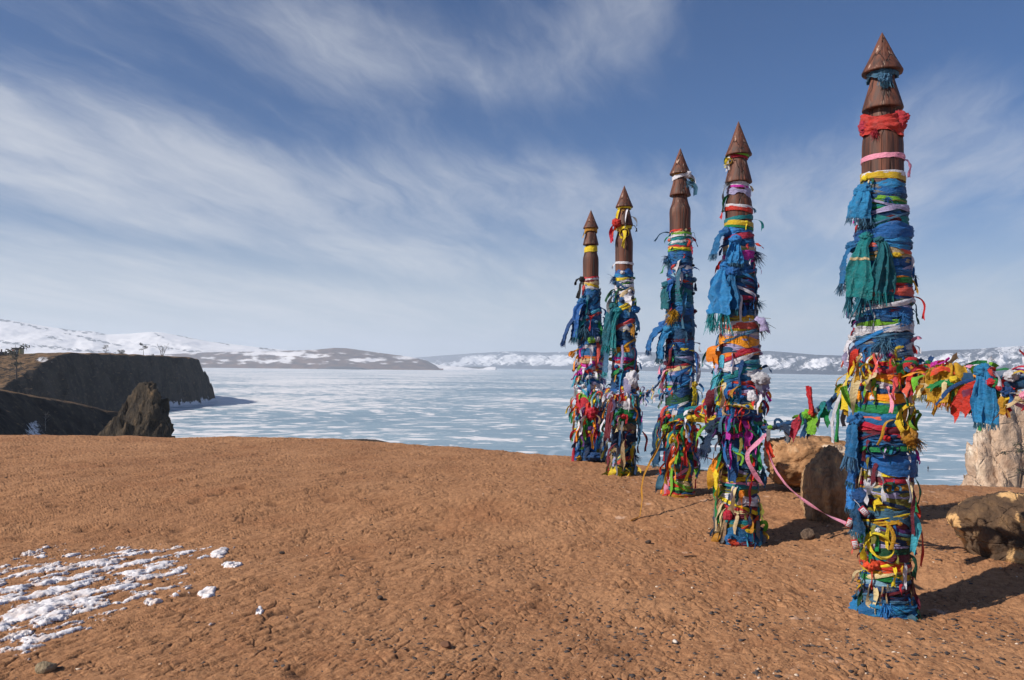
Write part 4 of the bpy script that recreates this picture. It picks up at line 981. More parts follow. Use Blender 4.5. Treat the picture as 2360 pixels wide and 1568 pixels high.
A.cross(450, 800, 7, ['blue', 'azure', 'deep', 'white', 'slate', 'teal', 'lavender'], 16); A.cross(980, 1370, 9, LOWP + ['azure', 'white', 'yellow'], 22)
# scarves hung on it: things of their own
A.scarf(176, 5, 34, 30, 36, 'slate', 'small frayed grey-blue scarf in the neck under the tip of the crimson-scarfed post', .3, .3, 0, 1.2, 4, 14, 'slate', knot=22)
A.band(168, 188, 'slate', 0, 0, .25, 2.5, 2, name='tied_scrap')
def ring_scarf(P_, y0, y1, col, label, tilt, phi, ks, lay=.1, wr=4, tails=()):
    r = empty('scarf', P_.M @ Matrix.Translation(Vector((0, 0, P_.z((y0 + y1) / 2))))); tag(r, label, 'scarf', 'silk scarves tied to the posts')
    o = P_.band(y0, y1, col, tilt, phi, lay, wr, 2.5, name='cloth'); o.parent = r; o.location = (0, 0, -P_.z((y0 + y1) / 2))
    for (ky, kp, sz, sq) in ks:
        k_ = P_.knot(ky, kp, sz, col, sq=sq); k_.parent = r; k_.location = o.location
    for a_ in tails:
        t_ = P_.tail(*a_[:5], droop=2.0, out=.5, name='loose_end'); t_.parent = r; t_.location = o.location
    return r
r_ = ring_scarf(A, 268, 324, 'crimson', 'crimson silk scarf wound thickly round the tallest post below its second cone', -3, 250, ((296, -66, 34, (.7, .8, 1.1)), (290, 55, 40, (1.0, .5, 1.1))), .24, 3)
t_ = A.tuft(314, -22, 26, 'crimson', 60, .5); t_.parent = r_; t_.location = (0, 0, -A.z(296)); t_.name = 'fringe'
A.scarf(448, -46, 86, 26, 62, 'azure', 'bright blue scarf in a puffed knot where the blue wraps of the tallest post begin', .25, .75, .3, 1.7, 3, 16, 'slate', knot=44)
A.scarf(470, -78, 40, 26, 44, 'blue', 'short blue scarf end beside the puffed blue knot on the tallest post', -.5, .5, .7, 1.4, 2, 10, 'slate')
A.scarf(556, -34, 150, 32, 74, 'teal', 'long teal silk scarf with a woven stripe and fringe, on the tallest post', -.10, .45, 0, 3.0, 3, 46, 'sea', knot=30, fold_amp=.34, curl=.12, band=.42)
A.scarf(566, -8, 128, 22, 54, 'sea', 'second teal scarf half hidden beside the striped teal scarf, on the tallest post', .28, .32, 0, 3.0, 3, 30, 'teal', knot=22, fold_amp=.36, curl=.15)
A.scarf(572, -84, 100, 30, 46, 'blue', 'blue scarf thrown out over thin air beside the striped teal scarf, frayed end down', -.75, .25, .42, 2.3, 2, 26, 'slate', curl=.2, fold_amp=.4)
A.scarf(782, -84, 64, 22, 34, 'white', 'white gauze scarf hanging under the white wrap of the tallest post', -.6, .3, .2, 2.0, 3, 0, fold_amp=.4)
A.scarf(968, -58, 92, 36, 60, 'blue', 'thick blue scarf with shaggy fringe just above the ice line on the tallest post', -.35, .5, .1, 2.4, 4, 36, 'slate', curl=.2, fold_amp=.4)
A.scarf(1052, -62, 66, 34, 40, 'blue', 'crumpled blue scarf below the shaggy fringe on the tallest post', -.2, .5, .1, 2.2, 3, 14, 'slate', fold_amp=.45)
A.scarf(1086, -60, 92, 22, 38, 'azure', 'azure scarf hanging above the red paper tags on the tallest post', -.45, .4, .1, 2.6, 2, 12, 'slate', fold_amp=.4)
A.scarf(1140, -48, 86, 40, 56, 'deep', 'dark blue scarf bundled behind the red paper tags on the tallest post', -.15, .4, 0, 2.6, 4, 16, 'slate', fold_amp=.45)
# printed paper tags
def paper_tag(y, phi, dx, rot, label):
    ph = math.radians(phi); er = np.array([math.sin(ph), -math.cos(ph), 0]); k = A.k; p0 = er * (A.rad(y) + .045) + np.array([dx * k, -.02, A.z(y)])
    r = empty('paper_tag', A.M @ Matrix.Translation(Vector(p0)) @ Matrix.Rotation(rot, 4, 'Y')); tag(r, label, 'tag', 'red and white paper tags')
    V, Fc = box((0, 0, 0), (.040, .004, .062)); mesh('card', V, Fc, CLOTH['crimson'], r, smooth=False)
    V, Fc = box((0, -.0032, -.002), (.031, .002, .046)); mesh('printed_panel', V, Fc, CLOTH['white'], r, smooth=False)
    b = MB()
    for i, w_ in enumerate((.022, .016, .024, .012)): b.add(*box((-.002, -.0048, .012 - i * .0095), (w_, .001, .0028)))
    b.build('print_lines', CLOTH['red'], r, False)
    V, Fc = tube([(0, 0, .03), (.004, .01, .05), (.0, .03, .085)], .0015, 5); mesh('string', V, Fc, CLOTH['white'], r)
paper_tag(1202, -64, -6, .35, 'red and white paper tag hanging lowest by the pink ribbon end on the tallest post')
paper_tag(1246, -50, -6, -.25, 'red and white paper tag dangling beside the dark blue bundle on the tallest post')
paper_tag(1168, -30, -4, -.75, 'red and white paper tag lying slantwise over the wraps of the tallest post')

# ------------------------------------------------------------------ post B
B = Post(1702, 280, 1704, 1243, 6.99, 'ribbon-wrapped post with a green ribbon under its tip and a big blue scarf', 2)
B.wood(FP(280, 963, 359, 370, 422, 432, 472), 30)
B.prof([(280, 18), (372, 18), (422, 29), (424, 20), (434, 21), (472, 30), (528, 31), (560, 34), (640, 38), (700, 41), (780, 43), (850, 46), (920, 50), (980, 50), (1050, 42), (1120, 42), (1180, 42), (1210, 46), (1243, 52)])
B.under(532, 1236, ['deep', 'navy', 'slate', 'blue', 'burgundy', 'purple'])
B.band(351, 359, 'white', 2, 60, .25, .3); B.band(355, 363, 'lime', -4, 270, .3, .3); B.band(361, 368, 'red', 2, 60, .2, .3); B.tail(354, -60, 40, 12, 'white', dx=-.1, up=-.6, droop=2); B.loop(366, -70, 26, 16, 8, 'yellow'); B.tail(364, -60, 30, 8, 'yellow', dx=-.8); B.tail(360, -70, 26, 6, 'dkgreen', dx=-.8, up=.4)
B.band(420, 434, 'white', 2, 60, .1, 1); B.band(432, 438, 'magenta', 2, 90, .12, .3); B.band(438, 456, 'lavender', 5, 90, .12, 1); B.tail(428, -60, 66, 20, 'grey', dx=-.3, droop=2.4); B.tail(452, -60, 40, 9, 'green', dx=-.2, droop=2.2); B.tail(430, 74, 20, 8, 'cream', dx=.5); B.tuft(425, -65, 24, 'grey', 20)
for y0, y1, c in ((477, 485, 'white'), (482, 493, 'red'), (504, 514, 'teal'), (514, 526, 'yellow'), (526, 532, 'green')): B.band(y0, y1, c, 2, 90, .07, .35, .5)
B.tail(488, -72, 22, 9, 'crimson', dx=-.7); B.tail(484, 80, 14, 7, 'slate'); B.tail(509, 80, 36, 9, 'teal', dx=.7, up=.1, droop=.8); B.knot(519, 32, 9, 'yellow'); B.tail(520, 34, 18, 5, 'yellow', droop=2)
for y0, y1, c in ((528, 548, 'azure'), (545, 556, 'crimson'), (554, 578, 'blue'), (572, 584, 'cream'), (576, 584, 'lime'), (580, 592, 'pale'), (588, 608, 'magenta'), (606, 626, 'blue'), (622, 634, 'deep'), (630, 652, 'sea'), (634, 640, 'tan'), (648, 668, 'blue'), (664, 690, 'deep'), (684, 696, 'crimson'), (692, 708, 'black'), (704, 724, 'navy'), (718, 734, 'slate'), (730, 742, 'gold'), (734, 746, 'yellow'), (742, 750, 'white'), (746, 764, 'coral'), (760, 768, 'yellow'), (764, 776, 'white'), (772, 784, 'lavender')):
    B.band(y0, y1, c, B.rd.uniform(-3, 4), 90, B.rd.uniform(0, .04))
B.band(776, 800, 'orange', 5, 90, .05, .6); B.band(797, 810, 'lavender', -3, 60); B.band(804, 818, 'deep', 2, 60); B.band(806, 818, 'crimson', -6, 90); B.band(812, 824, 'orange', -8, 90, .04, .5); B.band(818, 830, 'navy', 2, 90); B.band(824, 838, 'white', 3, 90, .03); B.band(831, 841, 'cyan', 4, 90, .03); B.band(836, 854, 'blue', -2, 90); B.band(846, 864, 'white', 6, 90, .03)
for y0, y1, c in ((858, 882, 'blue'), (876, 890, 'red'), (884, 910, 'blue'), (904, 930, 'deep'), (924, 940, 'yellow'), (934, 960, 'blue'), (956, 976, 'purple'), (970, 990, 'green'), (984, 1006, 'magenta'), (1000, 1030, 'deep'), (1024, 1054, 'navy'), (1050, 1074, 'deep'), (1070, 1084, 'navy'), (1080, 1092, 'olive'), (1090, 1103, 'yellow'), (1100, 1112, 'pink'), (1108, 1118, 'teal'), (1116, 1134, 'olive'), (1130, 1160, 'white'), (1158, 1168, 'crimson'), (1164, 1174, 'cream'), (1190, 1204, 'olive'), (1202, 1214, 'yellow'), (1208, 1246, 'blue')):
    B.band(y0, y1, c, B.rd.uniform(-5, 5), 90, B.rd.uniform(-.01, .04), 1.5)
B.fill(560, 780, ['blue', 'deep', 'crimson', 'navy', 'white'], (9, 16), 0, .5, (14, 30), (5, 9)); B.tuft(590, 75, 34, 'navy', 40); B.tuft(700, 78, 26, 'slate', 30); B.tuft(745, 72, 44, 'grey', 46); B.tail(738, 55, 40, 22, 'lavender', dx=.8, droop=.8); B.tail(600, -68, 30, 16, 'scarlet', dx=-.7); B.tail(604, 62, 34, 10, 'coral', droop=2.4); B.tail(610, 74, 30, 10, 'purple', dx=.4)
B.fill(800, 900, MIX, (8, 14), .1, .7, (18, 44), (5, 11)); B.mess(860, 980, 44, HOT + BLU + ['navy', 'purple', 'magenta', 'white', 'teal'], (20, 60), (6, 12)); B.mess(980, 1060, 14, ['navy', 'blue', 'green', 'lime', 'magenta', 'white', 'olive'], (24, 70), (6, 11))
B.tail(794, -62, 52, 28, 'orange', dx=-.55, droop=1.8, curl=1.2); B.tail(810, -70, 40, 20, 'orange', dx=-.4, droop=2); B.tail(838, -66, 66, 14, 'cyan', dx=-.2, droop=2.3); B.tail(800, -85, 60, 9, 'teal', dx=-.9, up=-.1, droop=.9)
B.knot(872, 54, 42, 'white', sq=(1.2, .6, .8)); B.knot(890, 68, 30, 'lavender', sq=(1, .7, 1.2)); B.knot(912, 30, 24, 'white', sq=(1, .5, 1.2)); B.tail(866, 62, 40, 30, 'lavender', dx=.5, droop=1.5); B.tail(872, 45, 46, 26, 'white', dx=.2, droop=2); B.tail(905, 34, 40, 32, 'white', droop=1.6)
B.tail(895, -60, 70, 26, 'burgundy', dx=-.6, up=.3, droop=1.8); B.tail(900, -74, 44, 24, 'crimson', dx=-.9, up=.5, droop=1.0); B.tail(866, -68, 80, 14, 'lavender', droop=2.4); B.tail(880, -40, 60, 14, 'cream', dx=.3, droop=1.7); B.loop(930, -8, 60, 26, 12, 'cream')
B.tail(940, 12, 48, 12, 'scarlet', droop=2.6, curl=.2); B.tail(952, -10, 60, 18, 'magenta', dx=-.2, droop=1.4); B.tail(962, -5, 70, 20, 'magenta', dx=.9, droop=1.1); B.tail(975, -60, 80, 9, 'lime', dx=-.8, up=.3, droop=.9); B.tail(980, 5, 90, 12, 'green', dx=1.0, droop=.7); B.tail(985, 30, 60, 13, 'crimson', dx=-.4, droop=2)
B.tail(1000, -50, 100, 17, 'blue', dx=.9, up=-.2, droop=.9); B.tail(1012, -58, 96, 18, 'deep', dx=1.0, up=-.1, droop=1.0)
B.tail(1044, 35, 64, 14, 'scarlet', droop=3, curl=.15); B.tail(1040, 58, 60, 14, 'green', droop=2.5); B.tail(1060, 72, 50, 24, 'slate', dx=.1, droop=2.4); B.tuft(1090, 70, 26, 'slate', 26)
B.tail(1040, -64, 46, 30, 'orange', dx=-.2, droop=2.2); B.tail(1060, -70, 64, 30, 'gold', dx=-.3, droop=2.2); B.tail(1062, -52, 78, 24, 'yellow', dx=-.1, droop=2.8); B.tail(1060, -44, 90, 8, 'tan', droop=3); B.tail(1105, -66, 44, 12, 'green', dx=-.7, droop=1.4); B.tail(1128, -60, 58, 16, 'green', dx=-.1, droop=2.8); B.tail(1160, -58, 40, 14, 'green', dx=.4, droop=1.8)
B.tail(1112, -12, 54, 18, 'cream', dx=-.2, droop=2); B.tail(1120, 8, 40, 16, 'orange', droop=2); B.tail(1116, 0, 34, 11, 'teal', droop=2.2); B.tail(1104, 40, 50, 10, 'red', droop=2.4); B.tail(1176, -5, 40, 12, 'cream', droop=2.2); B.tail(1170, 30, 44, 10, 'gold', droop=2); B.knot(1180, -32, 26, 'red', sq=(.8, .6, 1.2)); B.tail(1148, 70, 40, 18, 'olive', dx=.4, droop=1.8); B.tail(1190, 60, 40, 22, 'grey', droop=2)
for i in range(9): B.tail(1140 + i * 6, -62 + i * 4, B.rd.uniform(50, 95), B.rd.uniform(7, 13), B.rd.choice(['tan', 'cream', 'grey', 'tan']), dx=-.25, droop=2.8, curl=.6)
B.mess(1205, 1236, 14, ['blue', 'navy', 'yellow', 'lime', 'cyan', 'black', 'grey', 'gold'], (20, 44), (7, 13)); B.tail(1234, -10, 40, 20, 'red', dx=.1, droop=1.6); B.tail(1228, -20, 36, 24, 'scarlet', dx=.2, droop=1.6); B.tail(1222, -55, 40, 22, 'gold', dx=-.4, droop=1.6)
B.fill(1084, 1200, LOWP, (8, 12), .2, .4, (16, 36), (5, 10))
B.cross(560, 780, 6, ['blue', 'azure', 'deep', 'white', 'slate'], 12); B.cross(800, 1230, 10, MIX, 22)
B.scarf(540, -50, 70, 24, 46, 'blue', 'blue scarf flaring out where the wraps of the green-ribboned post begin', -.75, .5, .35, 1.3, 3, 14, 'slate', fold_amp=.4)
B.scarf(560, -10, 60, 24, 40, 'azure', 'small blue scarf folded over the magenta band of the green-ribboned post', -.05, .5, 0, 2.4, 3, 8, 'slate', fold_amp=.4)
B.scarf(618, -42, 120, 26, 92, 'azure', 'big light blue scarf with a teal fringe hanging wide on the green-ribboned post', -.42, .55, 0, 2.6, 4, 44, 'teal', fold_amp=.30, curl=.12)
B.scarf(632, -20, 90, 26, 56, 'blue', 'blue scarf tucked behind the wide teal-fringed one on the green-ribboned post', -.12, .5, 0, 2.8, 3, 14, 'sea', fold_amp=.35)
B.scarf(985, -62, 66, 40, 66, 'navy', 'navy scarf with a dark fringe blown aside low on the green-ribboned post', -.95, .35, .05, .9, 3, 24, 'navy', fold_amp=.22, curl=.1)

# ------------------------------------------------------------------ post C
Cc = Post(1568, 342, 1566, 1119, 8.66, 'ribbon-wrapped post with a white rag tied beside its second cone', 3)
Cc.wood(FP(342, 777, 401, 411, 449, 456, 484), 23.5)
Cc.prof([(342, 14), (412, 14), (449, 23), (451, 15), (456, 15), (486, 23), (528, 23.5), (560, 26), (640, 28), (720, 30), (780, 31), (850, 31), (930, 32), (970, 37), (1030, 36), (1060, 28), (1100, 27), (1119, 36)])
Cc.under(534, 1110, ['deep', 'navy', 'slate', 'blue', 'sea'])
Cc.band(399, 404, 'gold', 0, 0, .3, .3); Cc.band(402, 412, 'white', 3, 270, .3, .5); Cc.knot(405, 60, 22, 'white'); Cc.tail(404, 66, 34, 16, 'white', dx=.6, droop=1.0); Cc.tail(410, 74, 30, 13, 'olive', dx=.9, droop=1); Cc.tail(420, 60, 40, 12, 'slate', dx=.8, droop=1); Cc.tuft(420, 62, 26, 'slate', 26)
for y0, y1, c in ((526, 532, 'red'), (530, 536, 'cream'), (535, 541, 'lime'), (539, 546, 'white'), (545, 554, 'teal'), (552, 560, 'white'), (558, 566, 'teal'), (564, 570, 'red'), (568, 574, 'yellow'), (571, 578, 'lime'), (576, 592, 'blue'), (588, 604, 'blue'), (600, 616, 'deep'), (610, 624, 'white'), (616, 632, 'blue'), (626, 636, 'pale'), (634, 642, 'deep'), (640, 648, 'red'), (645, 682, 'teal'), (676, 692, 'sea'), (686, 704, 'azure'), (700, 722, 'blue'), (716, 738, 'deep'), (732, 756, 'blue'), (752, 774, 'deep'), (770, 782, 'burgundy'), (778, 796, 'blue'), (788, 796, 'yellow'), (794, 812, 'deep'), (808, 820, 'lavender'), (818, 832, 'navy'), (828, 834, 'crimson'), (832, 846, 'cream'), (842, 852, 'lavender'), (848, 872, 'blue'), (866, 874, 'lavender'), (872, 882, 'lime'), (878, 900, 'deep'), (896, 922, 'dkgreen'), (916, 940, 'blue'), (936, 960, 'teal'), (956, 980, 'red'), (976, 1000, 'gold'), (996, 1020, 'blue'), (1016, 1040, 'green'), (1034, 1056, 'slate'), (1052, 1066, 'olive'), (1062, 1074, 'teal'), (1070, 1078, 'red'), (1076, 1084, 'olive'), (1082, 1094, 'cream'), (1090, 1100, 'scarlet'), (1096, 1106, 'lime'), (1102, 1112, 'dkgreen'), (1106, 1120, 'red'), (1112, 1122, 'gold')):
    Cc.band(y0, y1, c, Cc.rd.uniform(-3, 3), 90, Cc.rd.uniform(-.01, .05), 1.2)
Cc.tail(534, -70, 40, 9, 'slate', dx=-1, up=.4, droop=.4); Cc.fill(528, 620, ['red', 'crimson', 'navy', 'green', 'blue', 'coral', 'black'], (7, 11), 0, .85, (12, 28), (4, 8)); Cc.fill(600, 780, ['blue', 'navy', 'slate', 'crimson', 'deep'], (9, 14), 0, .6, (14, 30), (5, 10)); Cc.tuft(590, -75, 26, 'navy', 30); Cc.tuft(600, -60, 22, 'slate', 24); Cc.knot(598, -70, 18, 'deep'); Cc.knot(640, 75, 15, 'slate'); Cc.knot(710, 78, 13, 'burgundy')
Cc.tuft(712, -22, 30, 'gold', 80, .55, .4); Cc.tuft(726, -38, 24, 'gold', 50, .6, .6)
Cc.fill(775, 900, MIX + ['lime', 'white'], (8, 12), 0, .75, (14, 38), (4, 9)); Cc.mess(820, 900, 10, ['white', 'pink', 'lime', 'coral', 'blue', 'cyan', 'lavender'], (20, 40), (7, 12), (-95, -45)); Cc.tail(790, -30, 40, 9, 'burgundy', droop=2); Cc.tail(800, 70, 40, 14, 'lavender', dx=.4, droop=1.5); Cc.tail(830, 72, 44, 12, 'white', dx=.3, droop=1.5); Cc.tail(840, -62, 44, 16, 'pink', dx=-.4, droop=1.6)
Cc.mess(930, 1040, 46, ['red', 'yellow', 'scarlet', 'green', 'gold', 'blue', 'white', 'orange', 'red', 'lime', 'teal', 'navy'], (22, 66), (6, 12), (-70, 75)); Cc.loop(950, -8, 52, 46, 10, 'yellow'); Cc.loop(956, 10, 44, 40, 8, 'gold'); Cc.knot(968, -45, 24, 'lime'); Cc.tail(980, 30, 66, 12, 'red', droop=2.2); Cc.tail(1000, -10, 80, 13, 'red', dx=-.4, droop=2.4); Cc.tail(1010, 62, 44, 20, 'lavender', droop=2); Cc.tail(1030, 66, 40, 16, 'lime', droop=2); Cc.tail(920, -55, 60, 9, 'coral', dx=.3, droop=1.6); Cc.tail(925, -62, 70, 8, 'lime', droop=2.2)
Cc.tail(1112, -50, 40, 12, 'red', dx=-.7, droop=1.1); Cc.tail(1112, 20, 34, 16, 'scarlet', dx=.3, droop=1.4); Cc.tail(1100, -68, 60, 6, 'gold', droop=2.2); Cc.tail(1060, -78, 50, 18, 'slate', dx=-.5, droop=2); Cc.tuft(1062, -75, 30, 'slate', 30)
Cc.cross(590, 930, 9, ['blue', 'azure', 'deep', 'white', 'slate', 'teal'], 20); Cc.cross(1040, 1105, 3, HOT, 6)
Cc.scarf(652, -55, 60, 22, 40, 'sea', 'dark green shiny scarf puffed out on the white-ragged post', -.5, .7, 0, 2.0, 2, 0, fold_amp=.4)
Cc.scarf(646, -38, 66, 15, 20, 'blue', 'narrow blue scarf end hanging straight between green cloths on the white-ragged post', -.05, .4, 0, 3, 2, 0, fold_amp=.4)
Cc.scarf(742, -66, 78, 26, 40, 'blue', 'blue scarf blown sideways at the middle of the white-ragged post', -1.0, .35, .15, .9, 3, 12, 'deep', fold_amp=.42)
Cc.scarf(752, -48, 74, 26, 34, 'azure', 'blue scarf with a ragged end drooping below the sideways one on the white-ragged post', -.7, .5, 0, 1.9, 3, 14, 'slate', fold_amp=.42)
Cc.scarf(872, 58, 60, 16, 22, 'yellow', 'bright yellow scarf hanging down the shaded flank of the white-ragged post', .15, .5, 0, 2.6, 2, 0, fold_amp=.35)
Cc.scarf(946, -62, 110, 24, 36, 'deep', 'long dark blue scarf hanging low beside the yellow loop of the white-ragged post', -.25, .4, 0, 3.0, 2, 10, 'slate', fold_amp=.35)

# ------------------------------------------------------------------ post D
D_ = Post(1439, 428, 1437, 1086, 10.2, 'ribbon-wrapped post with a red rag and a yellow bow at its second cone', 4)
D_.wood(FP(428, 658, 477.5, 484, 520, 526, 557), 20)
D_.prof([(428, 12), (484, 12), (520, 20), (521, 14), (528, 14), (557, 20), (622, 20), (640, 21), (700, 24), (760, 25), (850, 27), (920, 31), (960, 31), (1010, 26), (1060, 25), (1086, 34)])
D_.under(626, 1080, ['deep', 'navy', 'slate', 'blue', 'sea'])
D_.band(477, 483, 'yellow', 1, 0, .35, .3); D_.tail(481, -40, 50, 8, 'yellow', dx=-.1, droop=3, out=.2, curl=.1); D_.tail(482, 20, 52, 7, 'gold', dx=-.5, droop=2.6, out=.3); D_.tail(482, 45, 56, 6, 'white', dx=-.2, droop=2.6, out=.3, curl=.2); D_.tail(500, 55, 30, 6, 'grey', dx=.4)
D_.knot(516, -48, 24, 'red', sq=(.9, .7, 1)); D_.tail(512, -60, 50, 14, 'red', dx=-.1, droop=2.6); D_.tail(520, -52, 40, 15, 'scarlet', droop=2.6); D_.tuft(512, -55, 18, 'red', 24); D_.band(522, 530, 'yellow', -3, 90, .25, .6); D_.loop(528, 0, 22, 24, 7, 'yellow'); D_.tail(530, 10, 44, 9, 'yellow', dx=-.3, droop=1.8); D_.tail(532, -6, 40, 8, 'yellow', dx=.1, droop=2.2); D_.tail(520, 74, 18, 7, 'black', dx=.7)
D_.band(604, 610, 'white', 1, 90, .08, .3, .4); D_.tail(607, -70, 14, 5, 'white')
for y0, y1, c in ((622, 640, 'blue'), (630, 641, 'azure'), (639, 648, 'yellow'), (645, 654, 'white'), (652, 657, 'lime'), (655, 666, 'white'), (664, 670, 'dkgreen'), (667, 684, 'white'), (680, 702, 'blue'), (698, 718, 'azure'), (712, 734, 'blue'), (730, 752, 'deep'), (748, 764, 'white'), (756, 764, 'yellow'), (760, 784, 'deep'), (780, 800, 'blue'), (796, 808, 'orange'), (806, 824, 'cyan'), (818, 828, 'magenta'), (824, 836, 'crimson'), (832, 842, 'white'), (838, 850, 'red'), (846, 872, 'blue'), (868, 890, 'deep'), (886, 906, 'blue'), (900, 922, 'red'), (916, 936, 'white'), (932, 960, 'green'), (950, 966, 'dkgreen'), (964, 984, 'tan'), (980, 1016, 'navy'), (1010, 1034, 'tan'), (1030, 1046, 'navy'), (1040, 1062, 'olive'), (1056, 1074, 'black'), (1066, 1088, 'olive')):
    D_.band(y0, y1, c, D_.rd.uniform(-3, 3), 90, D_.rd.uniform(-.01, .05), 1.3)
D_.fill(625, 800, ['blue', 'navy', 'slate', 'green', 'white', 'deep'], (8, 12), 0, .6, (12, 26), (5, 9)); D_.tuft(640, -70, 24, 'deep', 30); D_.tuft(700, -75, 24, 'navy', 24); D_.tail(680, 20, 24, 18, 'white'); D_.tail(672, -50, 50, 14, 'grey', dx=-.4, droop=2); D_.tail(694, -76, 44, 9, 'white', dx=-.4, droop=1.8); D_.tail(665, -60, 36, 9, 'dkgreen', dx=-.9); D_.knot(712, 60, 24, 'azure'); D_.tail(720, 74, 40, 15, 'blue', dx=-.1, droop=1.8)
D_.fill(800, 880, MIX, (7, 11), 0, .6, (12, 30), (4, 8)); D_.mess(870, 960, 40, MIX + HOT + ['grey', 'slate'], (16, 46), (5, 9)); D_.knot(870, 30, 36, 'white', sq=(.9, .7, 1.2)); D_.tail(856, 25, 48, 18, 'lavender', droop=2); D_.tail(900, 60, 50, 14, 'deep', dx=.2, droop=2); D_.tail(930, 66, 80, 12, 'slate', droop=3); D_.tail(860, 78, 14, 12, 'crimson'); D_.knot(850, 78, 12, 'navy')
D_.mess(960, 1040, 14, ['tan', 'navy', 'olive', 'green', 'burgundy', 'grey'], (30, 70), (6, 10)); D_.tail(1010, -10, 70, 16, 'grey', droop=3); D_.tail(1000, 5, 64, 14, 'tan', droop=3); D_.tail(1020, 62, 60, 12, 'navy', droop=2.4); D_.tuft(1040, 65, 26, 'navy', 24)
D_.tail(1070, -58, 60, 24, 'olive', dx=-.9, up=-.2, droop=1.2); D_.tail(1066, -22, 40, 18, 'yellow', dx=.2, droop=1.7); D_.tail(1064, -34, 40, 18, 'yellow', dx=-.1, droop=1.8); D_.mess(1062, 1082, 7, ['yellow', 'lime', 'gold', 'olive'], (18, 34), (7, 12), (-50, 60))
D_.cross(640, 1060, 12, MIX + ['blue', 'azure', 'slate'], 24)
D_.scarf(706, -58, 96, 24, 34, 'sea', 'teal scarf with frayed end hanging by the middle of the red-ragged post', -.25, .5, 0, 2.6, 3, 20, 'teal', fold_amp=.4)
D_.scarf(716, -30, 90, 18, 24, 'teal', 'bright teal narrow scarf lying over the middle of the red-ragged post', -.1, .4, 0, 3, 2, 14, 'teal', fold_amp=.4)
D_.scarf(760, -64, 100, 22, 26, 'slate', 'long pale teal scarf tail hanging below the frayed teal scarf, on the red-ragged post', -.15, .45, 0, 3, 2, 14, 'cyan', fold_amp=.4)
D_.scarf(914, -44, 92, 15, 20, 'burgundy', 'silvery burgundy patterned strip hanging low on the red-ragged post', .0, .5, 0, 3.2, 1, 8, 'burgundy', fold_amp=.15, curl=.1)

# ------------------------------------------------------------------ post E
E_ = Post(1362, 484, 1360, 1061, 11.66, 'farthest ribbon-wrapped post of the row, with plain cones and a yellow neck wrap', 5)
E_.wood(FP(484, 577, 527, 533, 565, 571, 598), 17.8)
E_.prof([(484, 11), (533, 11), (565, 17), (567, 11), (571, 12), (598, 17.8), (641, 18), (655, 19), (720, 23), (760, 27), (800, 29), (880, 29), (950, 32), (1000, 29), (1040, 25), (1061, 32)])
E_.under(660, 1055, ['deep', 'navy', 'slate', 'blue', 'sea'])
E_.band(530, 538, 'gold', 1, 0, .35, .6); E_.tail(533, -60, 20, 6, 'gold', dx=-.5); E_.tail(534, -75, 14, 5, 'slate', dx=-.9); E_.band(569, 577, 'yellow', 2, 270, .2, .6); E_.band(574, 584, 'yellow', -4, 60, .14, .5)
for y0, y1, c in ((640, 646, 'red'), (643, 650, 'white'), (648, 654, 'burgundy'), (650, 660, 'cream'), (656, 665, 'yellow'), (663, 672, 'white'), (670, 690, 'blue'), (686, 710, 'azure'), (704, 730, 'blue'), (724, 748, 'deep'), (742, 766, 'blue'), (760, 784, 'slate'), (780, 800, 'deep'), (796, 806, 'white'), (802, 826, 'blue'), (820, 830, 'orange'), (828, 840, 'cream'), (834, 846, 'magenta'), (842, 856, 'white'), (850, 862, 'red'), (858, 872, 'white'), (866, 876, 'purple'), (872, 890, 'blue'), (886, 906, 'white'), (900, 926, 'lime'), (920, 950, 'red'), (944, 970, 'purple'), (964, 990, 'green'), (984, 1006, 'red'), (1000, 1040, 'blue'), (1030, 1044, 'olive'), (1038, 1064, 'deep')):
    E_.band(y0, y1, c, E_.rd.uniform(-3, 3), 90, E_.rd.uniform(-.01, .05), 1.3)
E_.knot(646, -66, 17, 'black'); E_.tail(648, -62, 44, 12, 'black', dx=-.4, droop=2); E_.tail(644, -74, 26, 12, 'black', dx=-.9, up=.3, droop=.8); E_.tail(660, -50, 24, 8, 'coral', droop=2)
E_.fill(670, 800, ['blue', 'deep', 'slate', 'navy', 'teal'], (7, 11), 0, .5, (12, 26), (5, 9)); E_.tuft(756, -30, 34, 'slate', 60, .7); E_.tuft(764, 10, 34, 'deep', 50, .7); E_.tuft(770, -55, 30, 'azure', 40)
E_.fill(800, 890, HOT, (6, 9), 0, .75, (12, 28), (4, 8)); E_.mess(840, 900, 24, ['white', 'red', 'white', 'magenta', 'blue', 'lavender', 'purple', 'lime'], (12, 30), (5, 9)); E_.tail(805, -55, 30, 12, 'gold', dx=-.9, droop=.9); E_.tail(818, -62, 40, 14, 'orange', dx=-.2, droop=2.4); E_.tail(800, 2, 40, 12, 'white', dx=.2, droop=2.4, curl=.2); E_.knot(786, 5, 20, 'lime'); E_.knot(784, 25, 18, 'white'); E_.tail(880, -68, 34, 11, 'white', droop=3, curl=.1); E_.tail(866, -80, 30, 6, 'cyan', dx=-.9)
E_.mess(905, 1000, 50, ['green', 'lime', 'red', 'purple', 'orange', 'red', 'white', 'yellow', 'teal', 'blue', 'tan'], (20, 54), (5, 10)); E_.tail(925, -10, 50, 12, 'red', droop=3); E_.tail(930, 22, 50, 14, 'orange', droop=3); E_.tail(935, -25, 44, 10, 'purple', droop=3); E_.knot(950, 5, 28, 'red', sq=(1, .7, 1.3)); E_.tail(960, -5, 50, 10, 'lime', droop=3); E_.tail(970, -40, 90, 9, 'red', droop=3.2, curl=.3)
